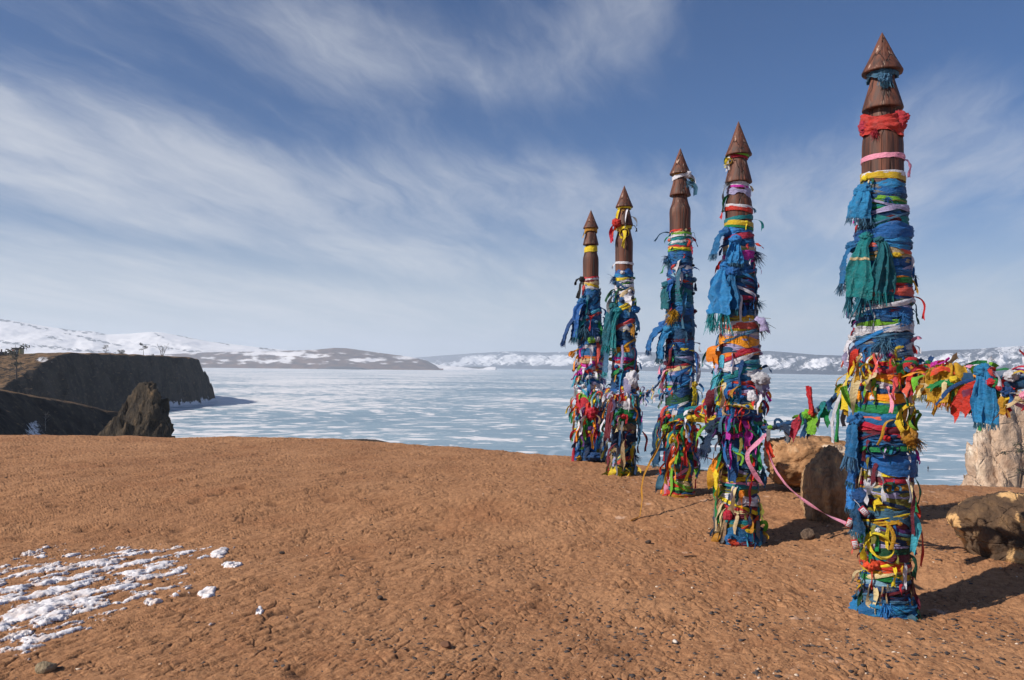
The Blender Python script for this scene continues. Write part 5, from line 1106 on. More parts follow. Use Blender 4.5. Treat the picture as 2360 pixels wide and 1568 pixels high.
E_.tail(1000, 30, 36, 7, 'azure', droop=3, curl=.05); E_.mess(1010, 1050, 10, ['blue', 'deep', 'slate', 'navy'], (20, 40), (8, 14)); E_.knot(1054, -55, 15, 'gold'); E_.tail(1050, -70, 26, 14, 'deep', dx=-.8, droop=1); E_.knot(1048, 10, 36, 'deep', sq=(1.3, .7, .6)); E_.knot(1052, 50, 26, 'slate')
E_.cross(680, 1040, 10, MIX + ['blue', 'azure', 'slate'], 20)
E_.scarf(700, -50, 90, 22, 36, 'blue', 'blue scarf with long loose folds hanging high on the farthest post', -.3, .5, .1, 2.4, 3, 16, 'slate', fold_amp=.42)
E_.scarf(736, -62, 74, 22, 30, 'deep', 'dark blue scarf flying out sideways from the farthest post', -1.0, .3, .25, .9, 3, 14, 'deep', fold_amp=.4)
E_.scarf(742, -40, 50, 14, 20, 'teal', 'small teal scarf end in front of the sideways scarf on the farthest post', -.6, .5, 0, 1.6, 2, 8, 'sea', fold_amp=.4)

# ------------------------------------------------------------------ garlands between the posts
def garland(p0, p1, sag, label, n, pal, L, wd, thick=.012, start=0.0, droop=1.6, kn=(.02, .05), clump=1.0, seed=1, bias=None):
    rd = random.Random(seed); p0 = np.array(p0, float); p1 = np.array(p1, float)
    root = empty('ribbon_garland', None, p0); tag(root, label, 'garland', 'ribbon garlands strung from post to post')
    path = lambda t_: (p1 - p0) * t_ + np.array([0, 0, -4 * sag * t_ * (1 - t_)])
    q = np.linspace(0, 1, 40); P = np.array([path(t_) for t_ in q])
    V, Fc = tube(P + .3 * thick * np.array([[rd.gauss(0, 1) for _ in range(3)] for _ in q]), thick, 6); mesh('rope', V, Fc, CLOTH['deep'], root)
    ax = nrmz(p1 - p0); side = nrmz(np.cross(ax, [0, 0, 1]))
    for i in range(n):
        t_ = start + (1 - start) * rd.random() ** clump; c = path(t_); an = rd.uniform(0, 6.28); er = side * math.cos(an) + np.array([0, 0, 1]) * math.sin(an)
        l = rd.uniform(*L); o = er * thick * rd.uniform(.6, 2.2)
        Pp = A.strand_path(c + o, er * .7 + ax * rd.uniform(-1.6, 1.6), l, 10, rd.uniform(.15, 1.5) * droop, rd.uniform(.6, 1.9), rd)
        V, Fc = ribbon(Pp, rd.uniform(*wd), np.cross(ax, er) + er * rd.uniform(-1, 1), rd.uniform(-3, 3), rd); mesh('ribbon', V, Fc, CLOTH[rd.choice(pal)], root)
        if i % 4 == 0:
            V, Fc = crumple(rd.uniform(*kn), (1, .8, .8), rd.randint(1, 999)); mesh('knot', V + c + o, Fc, CLOTH[rd.choice(pal)], root)
    return root, lambda t_: path(t_) + p0

def free_scarf(p0, W0, d0, L, w0, w1, col, label, name='scarf', folds=3, amp=.35, fringe=0, fcol=None, droop=2.5, seed=1, cat='scarf', curl=.2, wind=(-.1, 0, 0), group='silk scarves tied to the garlands', kn=1.0):
    rd = random.Random(seed); root = empty(name, None, p0); tag(root, label, cat, group)
    P = A.strand_path(np.zeros(3), d0, L, 26, droop, curl, rd, wind)
    V, Fc, E, Dv = drape(P, np.array(W0, float), w0, w1, folds, amp, 0.0, 0.0, rd); clo = mesh('cloth', V, Fc, CLOTH[col], root)
    if fringe: V, Fc = fringe_mesh(E, Dv, fringe, rd); mesh('fringe', V, Fc, CLOTH[fcol or col], clo)
    if kn: V, Fc = crumple(w0 * .6 * kn, (1, .8, .8), seed * 7); mesh('knot', V, Fc, CLOTH[col], root)
    return root

# from the tallest post out to the next post along the row, beyond the frame
a0 = at(2084, 846, 5.02); a1 = at(2366, 862, 4.0); a2 = a0 + (a1 - a0) * 1.9; a2[2] += .10
g1, gp = garland(a0, a2, .10, 'thick colourful ribbon garland running from the tallest post out of the picture', 180, HOT + ['red', 'scarlet', 'yellow', 'gold', 'deep', 'green', 'cream'], (.10, .24), (.018, .042), .036, 0, .45, (.02, .045), 1.15, 3)
ga = nrmz(a2 - a0); vw = np.array([-.50, -.86, 0.0])
def gpx(px):
    best = min((abs(proj(*[np.array([q]) for q in gp(t_)])[0][0] - px), t_) for t_ in np.linspace(0, 1, 200)); return gp(best[1])
free_scarf(gpx(2180) + vw * .10 + np.array([0, 0, .07]), ga, vw * .5 + np.array([.1, 0, .1]), .24, .17, .20, 'gold', 'frayed golden cloth draped over the thick garland', folds=4, amp=.28, fringe=.04, seed=5, droop=3, name='cloth_scrap', cat='cloth', kn=0)
free_scarf(gpx(2140) + vw * .10 + np.array([0, 0, .03]), ga, vw * .5, .17, .12, .15, 'gold', 'smaller frayed golden scrap nearer the tallest post, on the thick garland', folds=3, amp=.3, fringe=.045, fcol='olive', seed=6, droop=2.6, name='cloth_scrap', cat='cloth', kn=0)
free_scarf(gpx(2285) + vw * .12, np.array([0, 0, 1.0]), -ga * 1.0 + vw * .2 + np.array([0, 0, -.25]), .26, .05, .13, 'red', 'wide red ribbon pointing back along the thick garland', folds=1, amp=.12, seed=7, droop=.25, name='ribbon', cat='ribbon', curl=.05, wind=(0, 0, 0))
free_scarf(gpx(2268) + vw * .12 + np.array([0, 0, .06]), ga, vw * .25 + ga * .05 + np.array([0, 0, .0]), .29, .08, .13, 'azure', 'large crumpled blue scarf hanging from the thick garland by the pale rock', folds=4, amp=.42, fringe=.03, fcol='slate', seed=8, droop=3.4)
free_scarf(gpx(2276) + vw * .03, ga, vw * .2 - ga * .3, .27, .03, .05, 'green', 'green ribbon hanging beside the crumpled blue scarf on the thick garland', folds=1, amp=.2, seed=9, droop=3.6, name='ribbon', cat='ribbon')
# between posts B and A
b0 = at(1748, 985, 6.9); b1 = at(1972, 876, 5.2)
g2, gp2 = garland(b0, b1, .09, 'navy and green ribbon garland between the tallest post and the green-ribboned one', 26, ['navy', 'green', 'lime', 'navy', 'red', 'grey', 'deep', 'teal', 'navy'], (.10, .22), (.02, .042), .018, .0, 1.3, (.014, .026), .75, 4)
gb = nrmz(b1 - b0); vb = np.array([-.36, -.93, 0])
def on(gpf, px):
    best = min((abs(proj(*[np.array([q]) for q in gpf(t_)])[0][0] - px), t_) for t_ in np.linspace(0, 1, 300)); return gpf(best[1])
free_scarf(on(gp2, 1790) + vb * .03, np.array([0, 0, 1.0]), gb + np.array([0, 0, -.1]), .36, .05, .06, 'navy', 'dark blue strip twisted along the garland beside the brown boulder', folds=2, amp=.3, seed=11, droop=.12, name='ribbon', cat='ribbon', curl=.3, wind=(0, 0, 0))
free_scarf(on(gp2, 1872) + vb * .03, gb, np.array([0, 0, 1.0]) + vb * .2, .20, .06, .09, 'red', 'red ribbon bow standing up on the navy and green garland', folds=2, amp=.35, seed=12, droop=.05, name='ribbon', cat='ribbon')
free_scarf(on(gp2, 1850) + vb * .03, np.array([0, 0, 1.0]), -gb + np.array([0, 0, -.3]), .24, .06, .10, 'crimson', 'red ribbon end lying along the navy and green garland under the red bow', folds=2, amp=.3, seed=13, droop=.3, name='ribbon', cat='ribbon')
free_scarf(on(gp2, 1866) + vb * .04, gb, vb * .3, .15, .09, .11, 'lime', 'pale green ribbon flap hanging under the red bow', folds=1, amp=.4, seed=14, droop=3, name='ribbon', cat='ribbon')
free_scarf(on(gp2, 1935) + vb * .03, gb, -gb * .55 + vb * .2 + np.array([0, 0, -.3]), .33, .05, .06, 'green', 'emerald ribbon hanging beside the white ribbon by the tallest post', folds=1, amp=.25, seed=15, droop=2.6, name='ribbon', cat='ribbon', kn=.5)
free_scarf(on(gp2, 1942) + vb * .06, gb, -gb * .7 + vb * .4, .36, .06, .065, 'white', 'white ribbon curling down in front of the lake by the tallest post', folds=1, amp=.25, seed=16, droop=1.9, name='ribbon', cat='ribbon', kn=.5, curl=.5)
free_scarf(on(gp2, 1962) + vb * .04 + np.array([0, 0, .0]), np.array([0, 0, 1.0]), -gb * 1.0 + np.array([0, 0, .15]), .20, .03, .045, 'yellow', 'yellow ribbon sticking out sideways from the tallest post over the lake', folds=1, amp=.2, seed=17, droop=.2, name='ribbon', cat='ribbon', kn=.5, curl=.1)
free_scarf(A.w2((-.13, -.06, A.z(950))), np.array([0, 0, 1.0]), np.array([-.9, -.2, .1]), .22, .05, .05, 'lime', 'lime green ribbon curving out from the green wrap of the tallest post', folds=1, amp=.2, seed=18, droop=-.6, name='ribbon', cat='ribbon', kn=.5, curl=.1)
# between C and B, D and C, E and D
g3, gp3 = garland(at(1590, 950, 8.6), at(1668, 896, 7.1), .03, 'teal and yellow ribbon garland between the white-ragged and green-ribboned posts', 18, ['yellow', 'teal', 'red', 'white', 'gold', 'cream', 'deep'], (.12, .30), (.02, .04), .008, 0, 1.1, (.014, .024), 1.6, 5)
gc_ = nrmz(gp3(1) - gp3(0))
free_scarf(at(1586, 946, 8.45), np.array([0, 0, 1.0]), np.array([1, -.5, .18]), .34, .07, .08, 'teal', 'teal ribbon stretched sideways from the white-ragged post over the ice', folds=1, amp=.22, seed=21, droop=.04, name='ribbon', cat='ribbon', curl=.1, wind=(0, 0, 0))
free_scarf(at(1590, 964, 8.45), np.array([0, 0, 1.0]), np.array([1, -.5, .10]), .30, .07, .10, 'yellow', 'yellow ribbon flag under the stretched teal ribbon of the white-ragged post', folds=1, amp=.2, seed=22, droop=.02, name='ribbon', cat='ribbon', curl=.1, wind=(0, 0, 0))
garland(at(1450, 906, 10.1), at(1530, 868, 8.8), .10, 'thin knotted ribbon garland between the red-ragged and white-ragged posts', 34, MIX + ['white', 'grey', 'green'], (.06, .16), (.014, .03), .012, 0, 1.3, (.014, .024), 1.3, 6)
garland(at(1368, 900, 11.5), at(1438, 888, 10.3), .06, 'shaggy ribbon garland between the farthest post and the red-ragged one', 60, MIX + ['deep', 'blue', 'slate'], (.10, .30), (.02, .04), .016, 0, 1.8, (.016, .03), 1.0, 7)

# long loose ribbons
def line_ribbon(pts, wd, col, label, name='ribbon', W0=(0, 0, 1), tw=.6, cat='ribbon', seed=3):
    P = np.array([at(*p) for p in pts]); q = np.linspace(0, len(P) - 1, 40); k = np.arange(len(P))
    # smooth curve through the points
    Q = np.stack([np.interp(q, k, P[:, i]) for i in range(3)], 1)
    for _ in range(6): Q[1:-1] = (Q[:-2] + 2 * Q[1:-1] + Q[2:]) / 4
    return Q
def add_ribbon(Q, wd, col, label, name='ribbon', tw=.6, W0=(0, .3, 1), seed=3):
    root = Q[0].copy(); V, Fc = ribbon(Q - root, wd, np.array(W0, float), tw, random.Random(seed)); o = mesh(name, V, Fc, CLOTH[col]); o.location = root
    return tag(o, label, 'ribbon', 'long loose ribbons')
Q = line_ribbon([(1768, 1012, 6.75), (1772, 1040, 6.7), (1784, 1078, 6.6), (1806, 1112, 6.4), (1838, 1142, 6.15), (1872, 1166, 5.85), (1910, 1188, 5.55), (1948, 1206, 5.25)], 0, 0, 0)
add_ribbon(Q, .042, 'pink', 'long pink ribbon sagging in front of the upright stone to the tallest post', tw=1.2)
Q = line_ribbon([(1766, 1000, 6.7), (1745, 1022, 6.68), (1722, 1042, 6.66), (1722, 1062, 6.65), (1738, 1090, 6.66), (1752, 1112, 6.7), (1762, 1120, 6.7)], 0, 0, 0)
add_ribbon(Q, .036, 'pink', 'pink ribbon bent in an elbow over the low wraps of the green-ribboned post', tw=.9, seed=4)
Q = line_ribbon([(1764, 1004, 6.72), (1770, 1030, 6.7), (1780, 1058, 6.68)], 0, 0, 0)
add_ribbon(Q, .05, 'scarlet', 'short red ribbon laid over the start of the long pink ribbon', tw=.8, seed=5)
Q = line_ribbon([(1532, 988, 8.3), (1518, 1030, 8.15), (1500, 1062, 8.0), (1483, 1096, 7.85), (1478, 1128, 7.75), (1480, 1152, 7.68)], 0, 0, 0)
Q[:, 2] = np.maximum(Q[:, 2], ground_z(Q[:, 0], Q[:, 1]) + .012); e = Q[-1]
ex = np.array([e + np.array([-.025 * i, -.022 * i, 0]) for i in range(1, 6)]); ex[:, 2] = ground_z(ex[:, 0], ex[:, 1]) + .016
add_ribbon(np.concatenate([Q, ex]), .021, 'gold', 'thin yellow cord slanting down from the white-ragged post to the dirt', tw=2.4, seed=6)

# ================================================================== PEBBLES, SNOW, TREES, HUTS, PERSON
def scatter(n, xr, yr, dens, size, flat, seed, name, material, label, sink=.3):
    rd = np.random.RandomState(seed); r2 = random.Random(seed)
    Y = 1 / (1 / yr[0] + rd.rand(n * 3) * (1 / yr[1] - 1 / yr[0])); u = rd.uniform(xr[0], xr[1], n * 3); X = u * Y
    keep = rd.rand(n * 3) < dens(X, Y); X, Y = X[keep][:n], Y[keep][:n]; Z = ground_z(X, Y)
    V0, F0 = ico(1); m = len(X)
    s = size[0] + (size[1] - size[0]) * rd.rand(m) ** 2.2
    jit = 1 + .28 * rd.randn(m, len(V0), 1); sc = np.stack([s * rd.uniform(.8, 1.5, m), s * rd.uniform(.6, 1.0, m), s * flat * rd.uniform(.7, 1.4, m)], 1)
    P = V0[None] * jit * sc[:, None]; a = rd.rand(m) * 6.28; c, q = np.cos(a)[:, None], np.sin(a)[:, None]
    x, y = P[..., 0] * c - P[..., 1] * q, P[..., 0] * q + P[..., 1] * c
    V = np.stack([x + X[:, None], y + Y[:, None], P[..., 2] + (Z + sc[:, 2] * sink)[:, None]], -1)
    Fc = (F0[None] + (np.arange(m) * len(V0))[:, None, None]).reshape(-1, 3)
    return tag(mesh(name, V, Fc, material, smooth=False), label, kind='stuff')
def peb_mat(name, a_, b_):
    m, t, b = mat(name); g = t.new('ShaderNodeNewGeometry'); t.link(t.mix(g.outputs['Random Per Island'], lin(*a_), lin(*b_)), b.inputs['Base Color']); b.inputs['Roughness'].default_value = .9; return m
cl_ = lambda X, Y: sstep(X / Y, -.45, .35) * (.35 + .65 * sstep(noise2(X * 1.2, Y * 1.2, 111), -.25, .35)) * (.25 + .75 * sstep(Y, 9, 5))
scatter(3600, (-.68, .68), (3.5, 11), lambda X, Y: cl_(X, Y) * .95 + .04, (.004, .017), .28, 7, 'gravel', peb_mat('slate_chips', (40, 36, 38), (84, 74, 70)), 'dark slate chips strewn in the dirt')
scatter(420, (-.68, .68), (3.5, 11), lambda X, Y: .15 + .85 * sstep(X / Y, 0, .4), (.003, .011), .6, 8, 'pebbles', peb_mat('light_pebbles', (176, 138, 104), (206, 190, 172)), 'small light pebbles strewn in the dirt')

ST2 = [(650, 1266, .022, (58, 50, 46), 'small dark stone lying alone on the open dirt, above the stray snow flecks'), (964, 1260, .024, (170, 130, 96), 'small tan stone on the open dirt in the middle of the plateau'), (876, 1369, .026, (66, 54, 48), 'dark round stone in a shallow hollow of the dirt'),
       (1028, 1478, .030, (110, 76, 56), 'brown flake of stone casting a short shadow low in the picture'), (1494, 1248, .030, (72, 60, 54), 'dark flat stone on the dirt before the white-ragged post'), (1556, 1469, .017, (205, 196, 186), 'white pebble on the dirt low in front of the green-ribboned post')]
for i, (px, py, s, c, lb) in enumerate(ST2):
    d = (EYE - .02) * F / (py - hor(px)); p = at(px, py, d); m, t, b = mat('stone_%s' % 'abcdef'[i]); nn = t.noise(obj_vec(t), 60, 4); t.link(t.mix(nn.outputs[0], tuple(.6 * q for q in lin(*c)), tuple(min(1, 1.3 * q) for q in lin(*c))), b.inputs['Base Color']); b.inputs['Roughness'].default_value = .9
    tag(rock('stone', m, (s * 2.2, s * 1.6, s * 1.2), (p[0], p[1], gz(p[0], p[1]) + s * .4), i, (0, 0), 80 + i, 7, .1, 3), lb, 'stone', 'loose stones on the dirt')
d = 1.49 * F / (1280 - hor(1591)); p = at(1591, 1280, d); P = np.array([[-.05, -.01, 0], [0, 0, .004], [.05, .015, 0]]) + np.array([p[0], p[1], gz(p[0], p[1]) + .014])
V, Fc = tube(P, [.004, .006, .003], 6); m, t, b = mat('dry_twig'); b.inputs['Base Color'].default_value = lin(60, 44, 36) + (1,)
tag(mesh('twig', V, Fc, m), 'short dark twig on the dirt left of the green-ribboned post', 'twig')

# snow lying in the creases of the dirt
m_snow, t, b = mat('old_snow'); v = pos_vec(t); n = t.noise(v, 30, 5, .6); n2 = t.noise(v, 9, 4, .6)
sc_ = t.mix(t.ramp(n2.outputs[0], .42, .72, 0, .65), lin(226, 224, 228), lin(200, 174, 156))
t.link(t.mix(t.ramp(t.math('ADD', attr(t, 'depth'), t.math('MULTIPLY', t.math('SUBTRACT', n.outputs[0], .5), .25)), .02, .20), lin(160, 118, 90), sc_), b.inputs['Base Color']); b.inputs['Roughness'].default_value = .75
b.inputs['Subsurface Weight'].default_value = .0; bump(t, b, n.outputs[0], .5, .01)
def snow_sheet(xr, yr, res, regions, thr, name, label, kind=None, cat=None, group=None, seed=0):
    xs = np.arange(xr[0], xr[1], res); ys = np.arange(yr[0], yr[1], res); X, Y = np.meshgrid(xs, ys, indexing='ij'); Z = ground_z(X, Y)
    PX, PY = proj(X, Y, np.zeros_like(X)); s = np.full(X.shape, -1.0)
    for (cx_, cy_, rx, ry, rot, k) in regions:
        c, q = math.cos(rot), math.sin(rot); dx, dy = PX - cx_, PY - cy_; e = ((dx * c + dy * q) / rx) ** 2 + ((dy * c - dx * q) / ry) ** 2
        s = np.maximum(s, k * (1 - e))
    p = (X * CT + Y * ST); q = (-X * ST + Y * CT)
    nz = 1.0 * fbm2(p * 3.4, q * 9.0, 6, 121 + seed, .66) + .25 * fbm2(X * 2, Y * 2, 2, 123)
    rl = relief(X, Y)[1]
    T = np.clip(s, -1, .75) + nz * .95 - .5 * rl - thr
    th = .020 * np.sqrt(np.clip(T, 0, 1.2) + 1e-9) * (1 + .35 * fbm2(X * 16, Y * 16, 3, 125))
    z = Z + np.where(T > 0, th, -.012)
    Fq = gridf(*X.shape)[:, ::-1]; on_ = (T > 0).ravel(); keep = on_[Fq].any(1); Fq = Fq[keep]
    if not len(Fq): return snow_sheet(xr, yr, res, regions, thr - .3, name, label, kind, cat, group, seed)
    used = np.unique(Fq); mp = -np.ones(X.size, int); mp[used] = np.arange(len(used))
    V = np.stack([X, Y, z], -1).reshape(-1, 3)[used]
    o = mesh(name, V, mp[Fq], m_snow, attrs={'depth': np.clip(T, 0, 1).ravel()[used]}); return tag(o, label, cat, group, kind)
snow_sheet((-3.75, -1.55), (3.95, 6.7), .0085, [(150, 1370, 330, 80, -.32, .9), (330, 1312, 120, 34, -.1, 1.0), (60, 1330, 150, 60, -.2, .6), (120, 1450, 190, 40, -.35, .8), (-80, 1400, 260, 120, 0, .9), (400, 1350, 60, 20, 0, .3)], .58, 'snow', 'broken patch of old white snow in the creases of the dirt', 'stuff')
for i, (px, py, rx, ry, lb) in enumerate([(505, 1277, 24, 14, 'white snow fleck standing alone highest above the snow patch'), (535, 1303, 26, 9, 'thin white snow fleck just below the highest one'), (476, 1371, 26, 15, 'white snow lump at the tip of the big snow patch'), (434, 1358, 22, 10, 'flat snow fleck between the big patch and its tip lump'),
                                          (355, 1392, 24, 9, 'snow fleck under the middle of the big snow patch'), (405, 1377, 20, 6, 'narrow snow fleck beside the one under the big patch'), (486, 1431, 26, 6, 'row of tiny snow crumbs below the big patch'), (548, 1416, 32, 6, 'long thin snow streak among the stray flecks'), (597, 1415, 14, 13, 'bright three-cornered snow fleck past the long thin streak'), (672, 1419, 9, 5, 'last tiny snow fleck, farthest out on the dirt')]):
    d = 1.48 * F / (py - hor(px)); p = at(px, py, d); w_ = rx / F * d * 1.5; hh = ry * d * d / (1.48 * F) * 1.6
    snow_sheet((p[0] - w_, p[0] + w_), (p[1] - hh, p[1] + hh), .006, [(px, py, rx * .85, ry * .8, -.1, 1.2)], .28, 'snow_fleck', lb, None, 'snow', 'stray snow flecks', seed=0)

# trees on the headland
m_bark, t, b = mat('dark_bark'); b.inputs['Base Color'].default_value = lin(58, 48, 42) + (1,); b.inputs['Roughness'].default_value = .95
m_birch, t, b = mat('pale_birch_bark'); n = t.noise(t.mapping(obj_vec(t), (2, 2, 6)), 1.0, 3); t.link(t.mix(t.ramp(n.outputs[0], .45, .6), lin(150, 144, 138), lin(70, 62, 58)), b.inputs['Base Color'])
m_need, t, b = mat('dark_pine_needles'); g = t.new('ShaderNodeNewGeometry'); t.link(t.mix(g.outputs['Random Per Island'], lin(44, 46, 40), lin(78, 74, 58)), b.inputs['Base Color']); b.inputs['Roughness'].default_value = .9
def tree(px, y_base, y_top, Y, z0, kind, label, seed, group='trees on the cliff top'):
    rd = random.Random(seed); h = (y_base - y_top) / F * Y; p = at(px, y_base, Y); root = empty({'pine': 'pine_tree', 'bare': 'bare_tree', 'shrub': 'shrub', 'birch': 'birch_tree'}[kind], None, (p[0], p[1], z0 - .4)); tag(root, label, 'shrub' if kind == 'shrub' else 'tree', group)
    b = MB(); leaf = MB(); h += .4
    if kind == 'shrub':
        for i in range(9):
            d = np.array([rd.gauss(0, .5), rd.gauss(0, .5), 1]); b.add(*tube([(0, 0, 0), d * h * .4, d * h * .8], [.05, .03, .01], 4))
            tips = [d * h * rd.uniform(.4, .95) for _ in range(3)]
            for q in tips: clump(leaf, q, h * .22, 26, rd)
    elif kind in ('pine', 'bare', 'birch'):
        nt = 1 if kind != 'bare' else 3; lean = rd.uniform(-.08, .08)
        for k in range(nt):
            dx = (k - (nt - 1) / 2) * .38 if nt > 1 else lean; T = [(0, 0, 0)] + [(dx * h * f * (1 if nt > 1 else 1) + rd.gauss(0, .02) * h, rd.gauss(0, .02) * h, h * f) for f in (.25, .5, .75, .97 if k != 1 or nt == 1 else .8)]
            r0 = h * (.022 if kind == 'pine' else .03 if kind == 'bare' else .016); b.add(*tube(T, [r0, r0 * .8, r0 * .6, r0 * .4, r0 * .12], 6))
            nb = 9 if kind == 'pine' else 8
            for i in range(nb):
                f = rd.uniform(.34 if kind == 'pine' else .35, 1.0); base = np.array([np.interp(f, [0, .25, .5, .75, 1], [q[j] for q in T]) for j in range(3)])
                an = rd.uniform(0, 6.28); L = h * rd.uniform(.14, .34) * (1.1 - .45 * f) * (1 if kind == 'pine' else .7); d = np.array([math.cos(an), math.sin(an), rd.uniform(.1, .5) if kind == 'pine' else rd.uniform(.6, 1.3)])
                e = base + d * L; b.add(*tube([base, base + d * L * .5 + np.array([0, 0, -.02 * h]), e], [r0 * .3, r0 * .2, r0 * .08], 4))
                if kind == 'pine':
                    clump(leaf, e, h * .13, 26, rd, .45); clump(leaf, base + d * L * .6, h * .10, 16, rd, .45)
                else:
                    for _ in range(5): 
                        q = d + np.array([rd.gauss(0, .5), rd.gauss(0, .5), rd.gauss(.2, .4)]); b.add(*tube([base + d * L * .5, e * .5 + base * .5 + q * L * .5], [r0 * .1, r0 * .03], 3))
                    if kind == 'bare' and k == nt - 1: clump(leaf, e, h * .07, 12, rd, .8)
    b.build('trunk', m_birch if kind == 'birch' else m_bark, root)
    if leaf.V: leaf.build('crown', m_need, root, False)
    return root
def clump(bd, c, r, n, rd, flat=.7):
    for i in range(n):
        o = np.array([rd.gauss(0, .5), rd.gauss(0, .5), rd.gauss(0, .5) * flat]) * r; a = nrmz(np.array([rd.gauss(0, 1) for _ in range(3)])); b_ = nrmz(np.cross(a, [rd.gauss(0, 1) for _ in range(3)])); s = r * rd.uniform(.14, .3)
        bd.add(np.array([c + o - a * s, c + o + b_ * s * .6, c + o + a * s, c + o - b_ * s * .6]), np.array([[0, 1, 2, 3]]))
def hz_(px, Y, y):  # height of the headland under a pixel column at distance Y
    return grid_z(head_top, (px - 1180) / F * Y, Y)
for a_ in ((38, 882, 800, 425, 'pine', 'tall pine beside the dark house on the slope', 1), (243, 823, 801, 545, 'pine', 'small windswept pine on the cliff top, nearest the houses', 2), (282, 823, 812, 560, 'shrub', 'low dark shrub between the pines on the cliff top', 3), (330, 825, 796, 585, 'pine', 'broad layered pine standing on the cliff top', 4),
           (374, 828, 799, 605, 'bare', 'bare forked tree closest to the end of the cliff', 5), (352, 826, 821, 595, 'shrub', 'tiny rusty bush between the broad pine and the forked tree', 6)):
    px, yb, yt, Y, kd, lb, sd = a_; tree(px, yb, yt, Y, hz_(px, Y, yb), kd, lb, sd)
def sz_(px, Y): return grid_z(spur_top, (px - 1180) / F * Y, Y)
for a_ in ((106, 948, 905, 215, 'slender pale birch in the gully in front of the cliff', 8), (152, 965, 930, 212, 'faint bare birch lower in the gully, beside the slender pale one', 9)):
    px, yb, yt, Y, lb, sd = a_; tree(px, yb, yt, Y, sz_(px, Y), 'birch', lb, sd, 'birches in the gully')
# dark bush on the pale rock
p = at(2408, 1070, 83)
bush = empty('pine_bush', None, p); tag(bush, 'dark dry pine bush clinging to the shaded flank of the pale rock', 'bush')
rd = random.Random(5); bt = MB(); lf = MB()
for i in range(34):
    d = np.array([-.6 + rd.gauss(0, .45), -.25 + rd.gauss(0, .3), .25 + rd.gauss(0, .5)]); L = rd.uniform(.8, 2.6); o = np.array([1.2 + rd.gauss(0, .7), .6, rd.gauss(0, .8)])
    bt.add(*tube([o, o + d * L * .5, o + d * L + np.array([0, 0, .2])], [.07, .04, .015], 4)); clump(lf, o + d * L, .55, 30, rd, .5); clump(lf, o + d * L * .6, .5, 20, rd, .5)
bt.build('branches', m_bark, bush); lf.build('needles', m_need, bush, False)

# houses at the far left
m_hut, t, b = mat('dark_timber_wall'); n = t.noise(t.mapping(pos_vec(t), (.6, .6, 4)), 1.0, 3); t.link(t.mix(n.outputs[0], lin(46, 48, 52), lin(74, 70, 66)), b.inputs['Base Color'])
m_hr, t, b = mat('dark_roof'); b.inputs['Base Color'].default_value = lin(58, 46, 42) + (1,); b.inputs['Roughness'].default_value = .8
m_ye, t, b = mat('lit_edge_yellow'); b.inputs['Base Color'].default_value = lin(176, 158, 96) + (1,)
m_gl, t, b = mat('window_glass'); b.inputs['Base Color'].default_value = lin(60, 76, 96) + (1,); b.inputs['Roughness'].default_value = .15
m_rd, t, b = mat('red_sign'); b.inputs['Base Color'].default_value = lin(150, 50, 44) + (1,)
m_wh, t, b = mat('white_paint'); b.inputs['Base Color'].default_value = lin(214, 212, 206) + (1,)
Yh = 520; p = at(40.5, 819, Yh); kx = Yh / F
hs = empty('house', None, (p[0], p[1], p[2])); tag(hs, 'dark two-storey timber house beside the tall pine, far off on the headland', 'house')
w_, hgt = 17 * kx, 15.5 * kx
V, Fc = box((0, 0, hgt / 2 - 1), (w_, 5, hgt + 2)); mesh('wall', V, Fc, m_hut, hs, False)
V, Fc = box((w_ / 2 + .12, 0, hgt / 2 - 1), (.2, 5.1, hgt + 1.9)); mesh('lit_end_wall', V, Fc, m_ye, hs, False)  # pale yellow puts the lit right edge of the house into the colour
b = MB(); b.add(*box((0, -.1, hgt + .22), (w_ + .8, 5.8, .4))); b.build('roof', m_hr, hs, False)
for (x_, z_, s_, mm, nm) in ((1.2, 2.6, (.8, .9), m_gl, 'window'), (.2, 2.6, (.8, .9), m_gl, 'window'), (1.2, 1.0, (.8, .9), m_gl, 'window'), (-1.4, 3.1, (1.1, .5), m_rd, 'sign'), (-1.9, 1.0, (.6, .8), m_wh, 'door')):
    V, Fc = box((x_, -2.53, z_), (s_[0], .08, s_[1])); mesh(nm, V, Fc, mm, hs, False)
p = at(-2, 826, 470); kx = 470 / F; hs = empty('house', None, p); tag(hs, 'low house with dark pitched roof and chimney at the left edge, far off', 'house')
V, Fc = box((0, 0, -.3), (26 * kx, 5, 2.6)); mesh('wall', V, Fc, m_hut, hs, False)
hw = 16 * kx; V = np.array([[-hw, -3, 1.0], [hw, -3, 1.0], [hw * .25, -3, 3.8], [-hw * .6, -3, 3.8], [-hw, 3, 1.0], [hw, 3, 1.0], [hw * .25, 3, 3.8], [-hw * .6, 3, 3.8]]); Fc = np.array([[0, 1, 2, 3], [4, 7, 6, 5], [0, 4, 5, 1], [1, 5, 6, 2], [2, 6, 7, 3], [3, 7, 4, 0]])
rf = mesh('roof', V, Fc, m_hr, hs, False); V, Fc = box((1.2, 0, 4.4), (.6, .6, 1.8)); mesh('chimney', V, Fc, m_hut, rf, False)

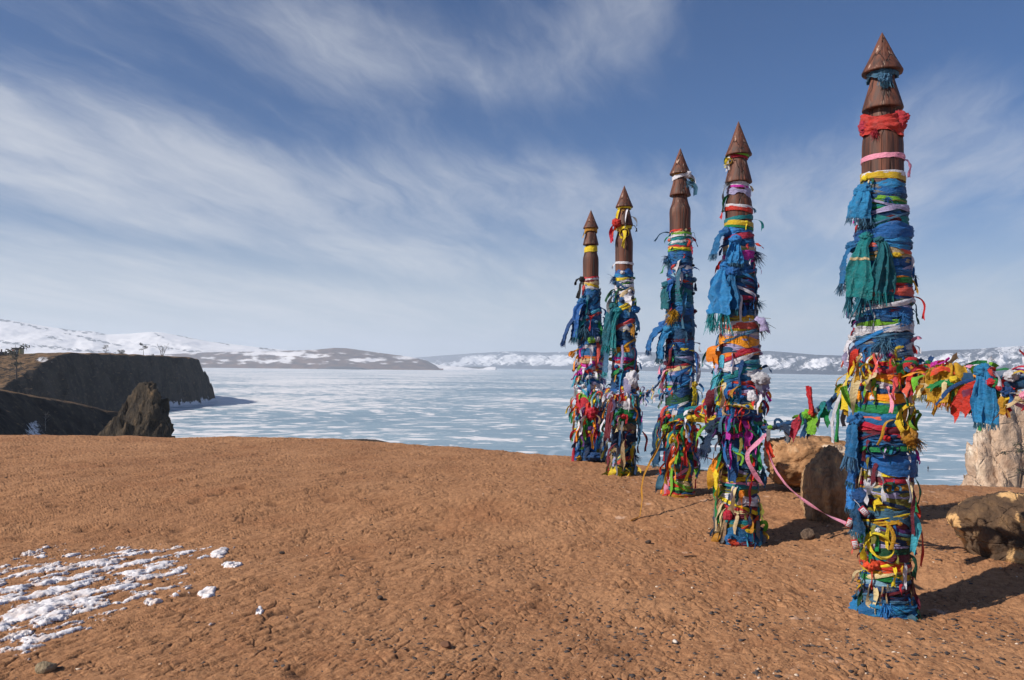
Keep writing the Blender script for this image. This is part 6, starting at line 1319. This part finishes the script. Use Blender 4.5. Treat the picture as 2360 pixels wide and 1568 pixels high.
# the walker out on the ice
pr = at(2139, 1087, 222); pr = CAM + (pr - CAM) * ((ICE - EYE) / (pr[2] - EYE))
pm, t, b = mat('dark_winter_coat'); b.inputs['Base Color'].default_value = lin(24, 24, 30) + (1,); b.inputs['Roughness'].default_value = .9
sk, t, b = mat('skin'); b.inputs['Base Color'].default_value = lin(176, 128, 104) + (1,)
tr_, t, b = mat('grey_trousers'); b.inputs['Base Color'].default_value = lin(84, 80, 92) + (1,)
man = empty('person', None, pr); tag(man, 'lone walker in a dark coat far out on the ice', 'person'); man.rotation_euler = (0, 0, .9)
def skin_mesh(name, pts, edges, radii, material, parent, root=0):
    me = bpy.data.meshes.new(name); me.from_pydata(pts, edges, []); o = bpy.data.objects.new(name, me); link(o, parent, material)
    md = o.modifiers.new('skin', 'SKIN'); sv = me.skin_vertices[0].data if me.skin_vertices else None
    if sv is None:
        me.attributes  # skin layer is created by the modifier on evaluation
    else:
        for i, r in enumerate(radii): sv[i].radius = (r, r); sv[i].use_root = i == root
    sd_ = o.modifiers.new('sub', 'SUBSURF'); sd_.levels = 1; sd_.render_levels = 1
    return o
def limb(bd, pts, rr): bd.add(*tube(pts, rr, 10))
b = MB()
for s_ in (-1, 1):
    st_ = .16 * s_
    limb(b, [(.09 * s_, st_ * .0, .92), (.10 * s_, st_ * .5, .50), (.10 * s_, st_ * 1.0 + .02, .10), (.10 * s_, st_ + .0, .02)], [.10, .075, .055, .06])
    limb(b, [(.10 * s_, st_ + .06, .05), (.10 * s_, st_ - .14, .04)], [.055, .045])
b.build('body', tr_, man)
b = MB(); limb(b, [(0, 0, .78), (0, 0, .95), (0, 0, 1.2), (0, 0, 1.40), (0, 0, 1.47)], [.20, .19, .20, .19, .07])
for s_ in (-1, 1): limb(b, [(.18 * s_, 0, 1.40), (.27 * s_, .02 * s_, 1.12), (.26 * s_, -.14 * s_, .88)], [.075, .065, .05])
b.build('coat', pm, man)
V, Fc = ico(3); V[:, 2] = V[:, 2] * 1.2; V = V * .10 + np.array([0, -.01, 1.60]); hd = mesh('head', V, Fc, sk, man)
V, Fc = ico(3); V = V * np.array([.118, .125, .09]) + np.array([0, .01, 1.67]); mesh('hat', V, Fc, pm, man)
# ------------------------------------------------------------------ haze
m_hz = bpy.data.materials.new('air_haze'); m_hz.use_nodes = True
hn = NT(m_hz.node_tree); hn.n.remove(hn.n['Principled BSDF'])
pv = hn.new('ShaderNodeVolumePrincipled'); pv.inputs['Color'].default_value = (0.80, 0.89, 1.0, 1); pv.inputs['Density'].default_value = 8.5e-5
pv.inputs['Anisotropy'].default_value = 0.2
hn.link(pv.outputs[0], hn.n['Material Output'].inputs['Volume'])
V, Fc = box((0, 9900, 262.5), (40000, 20200, 595))
hz_o = mesh('haze', V, Fc, m_hz, smooth=False); tag(hz_o, 'thin pale haze over the lake', kind='stuff')
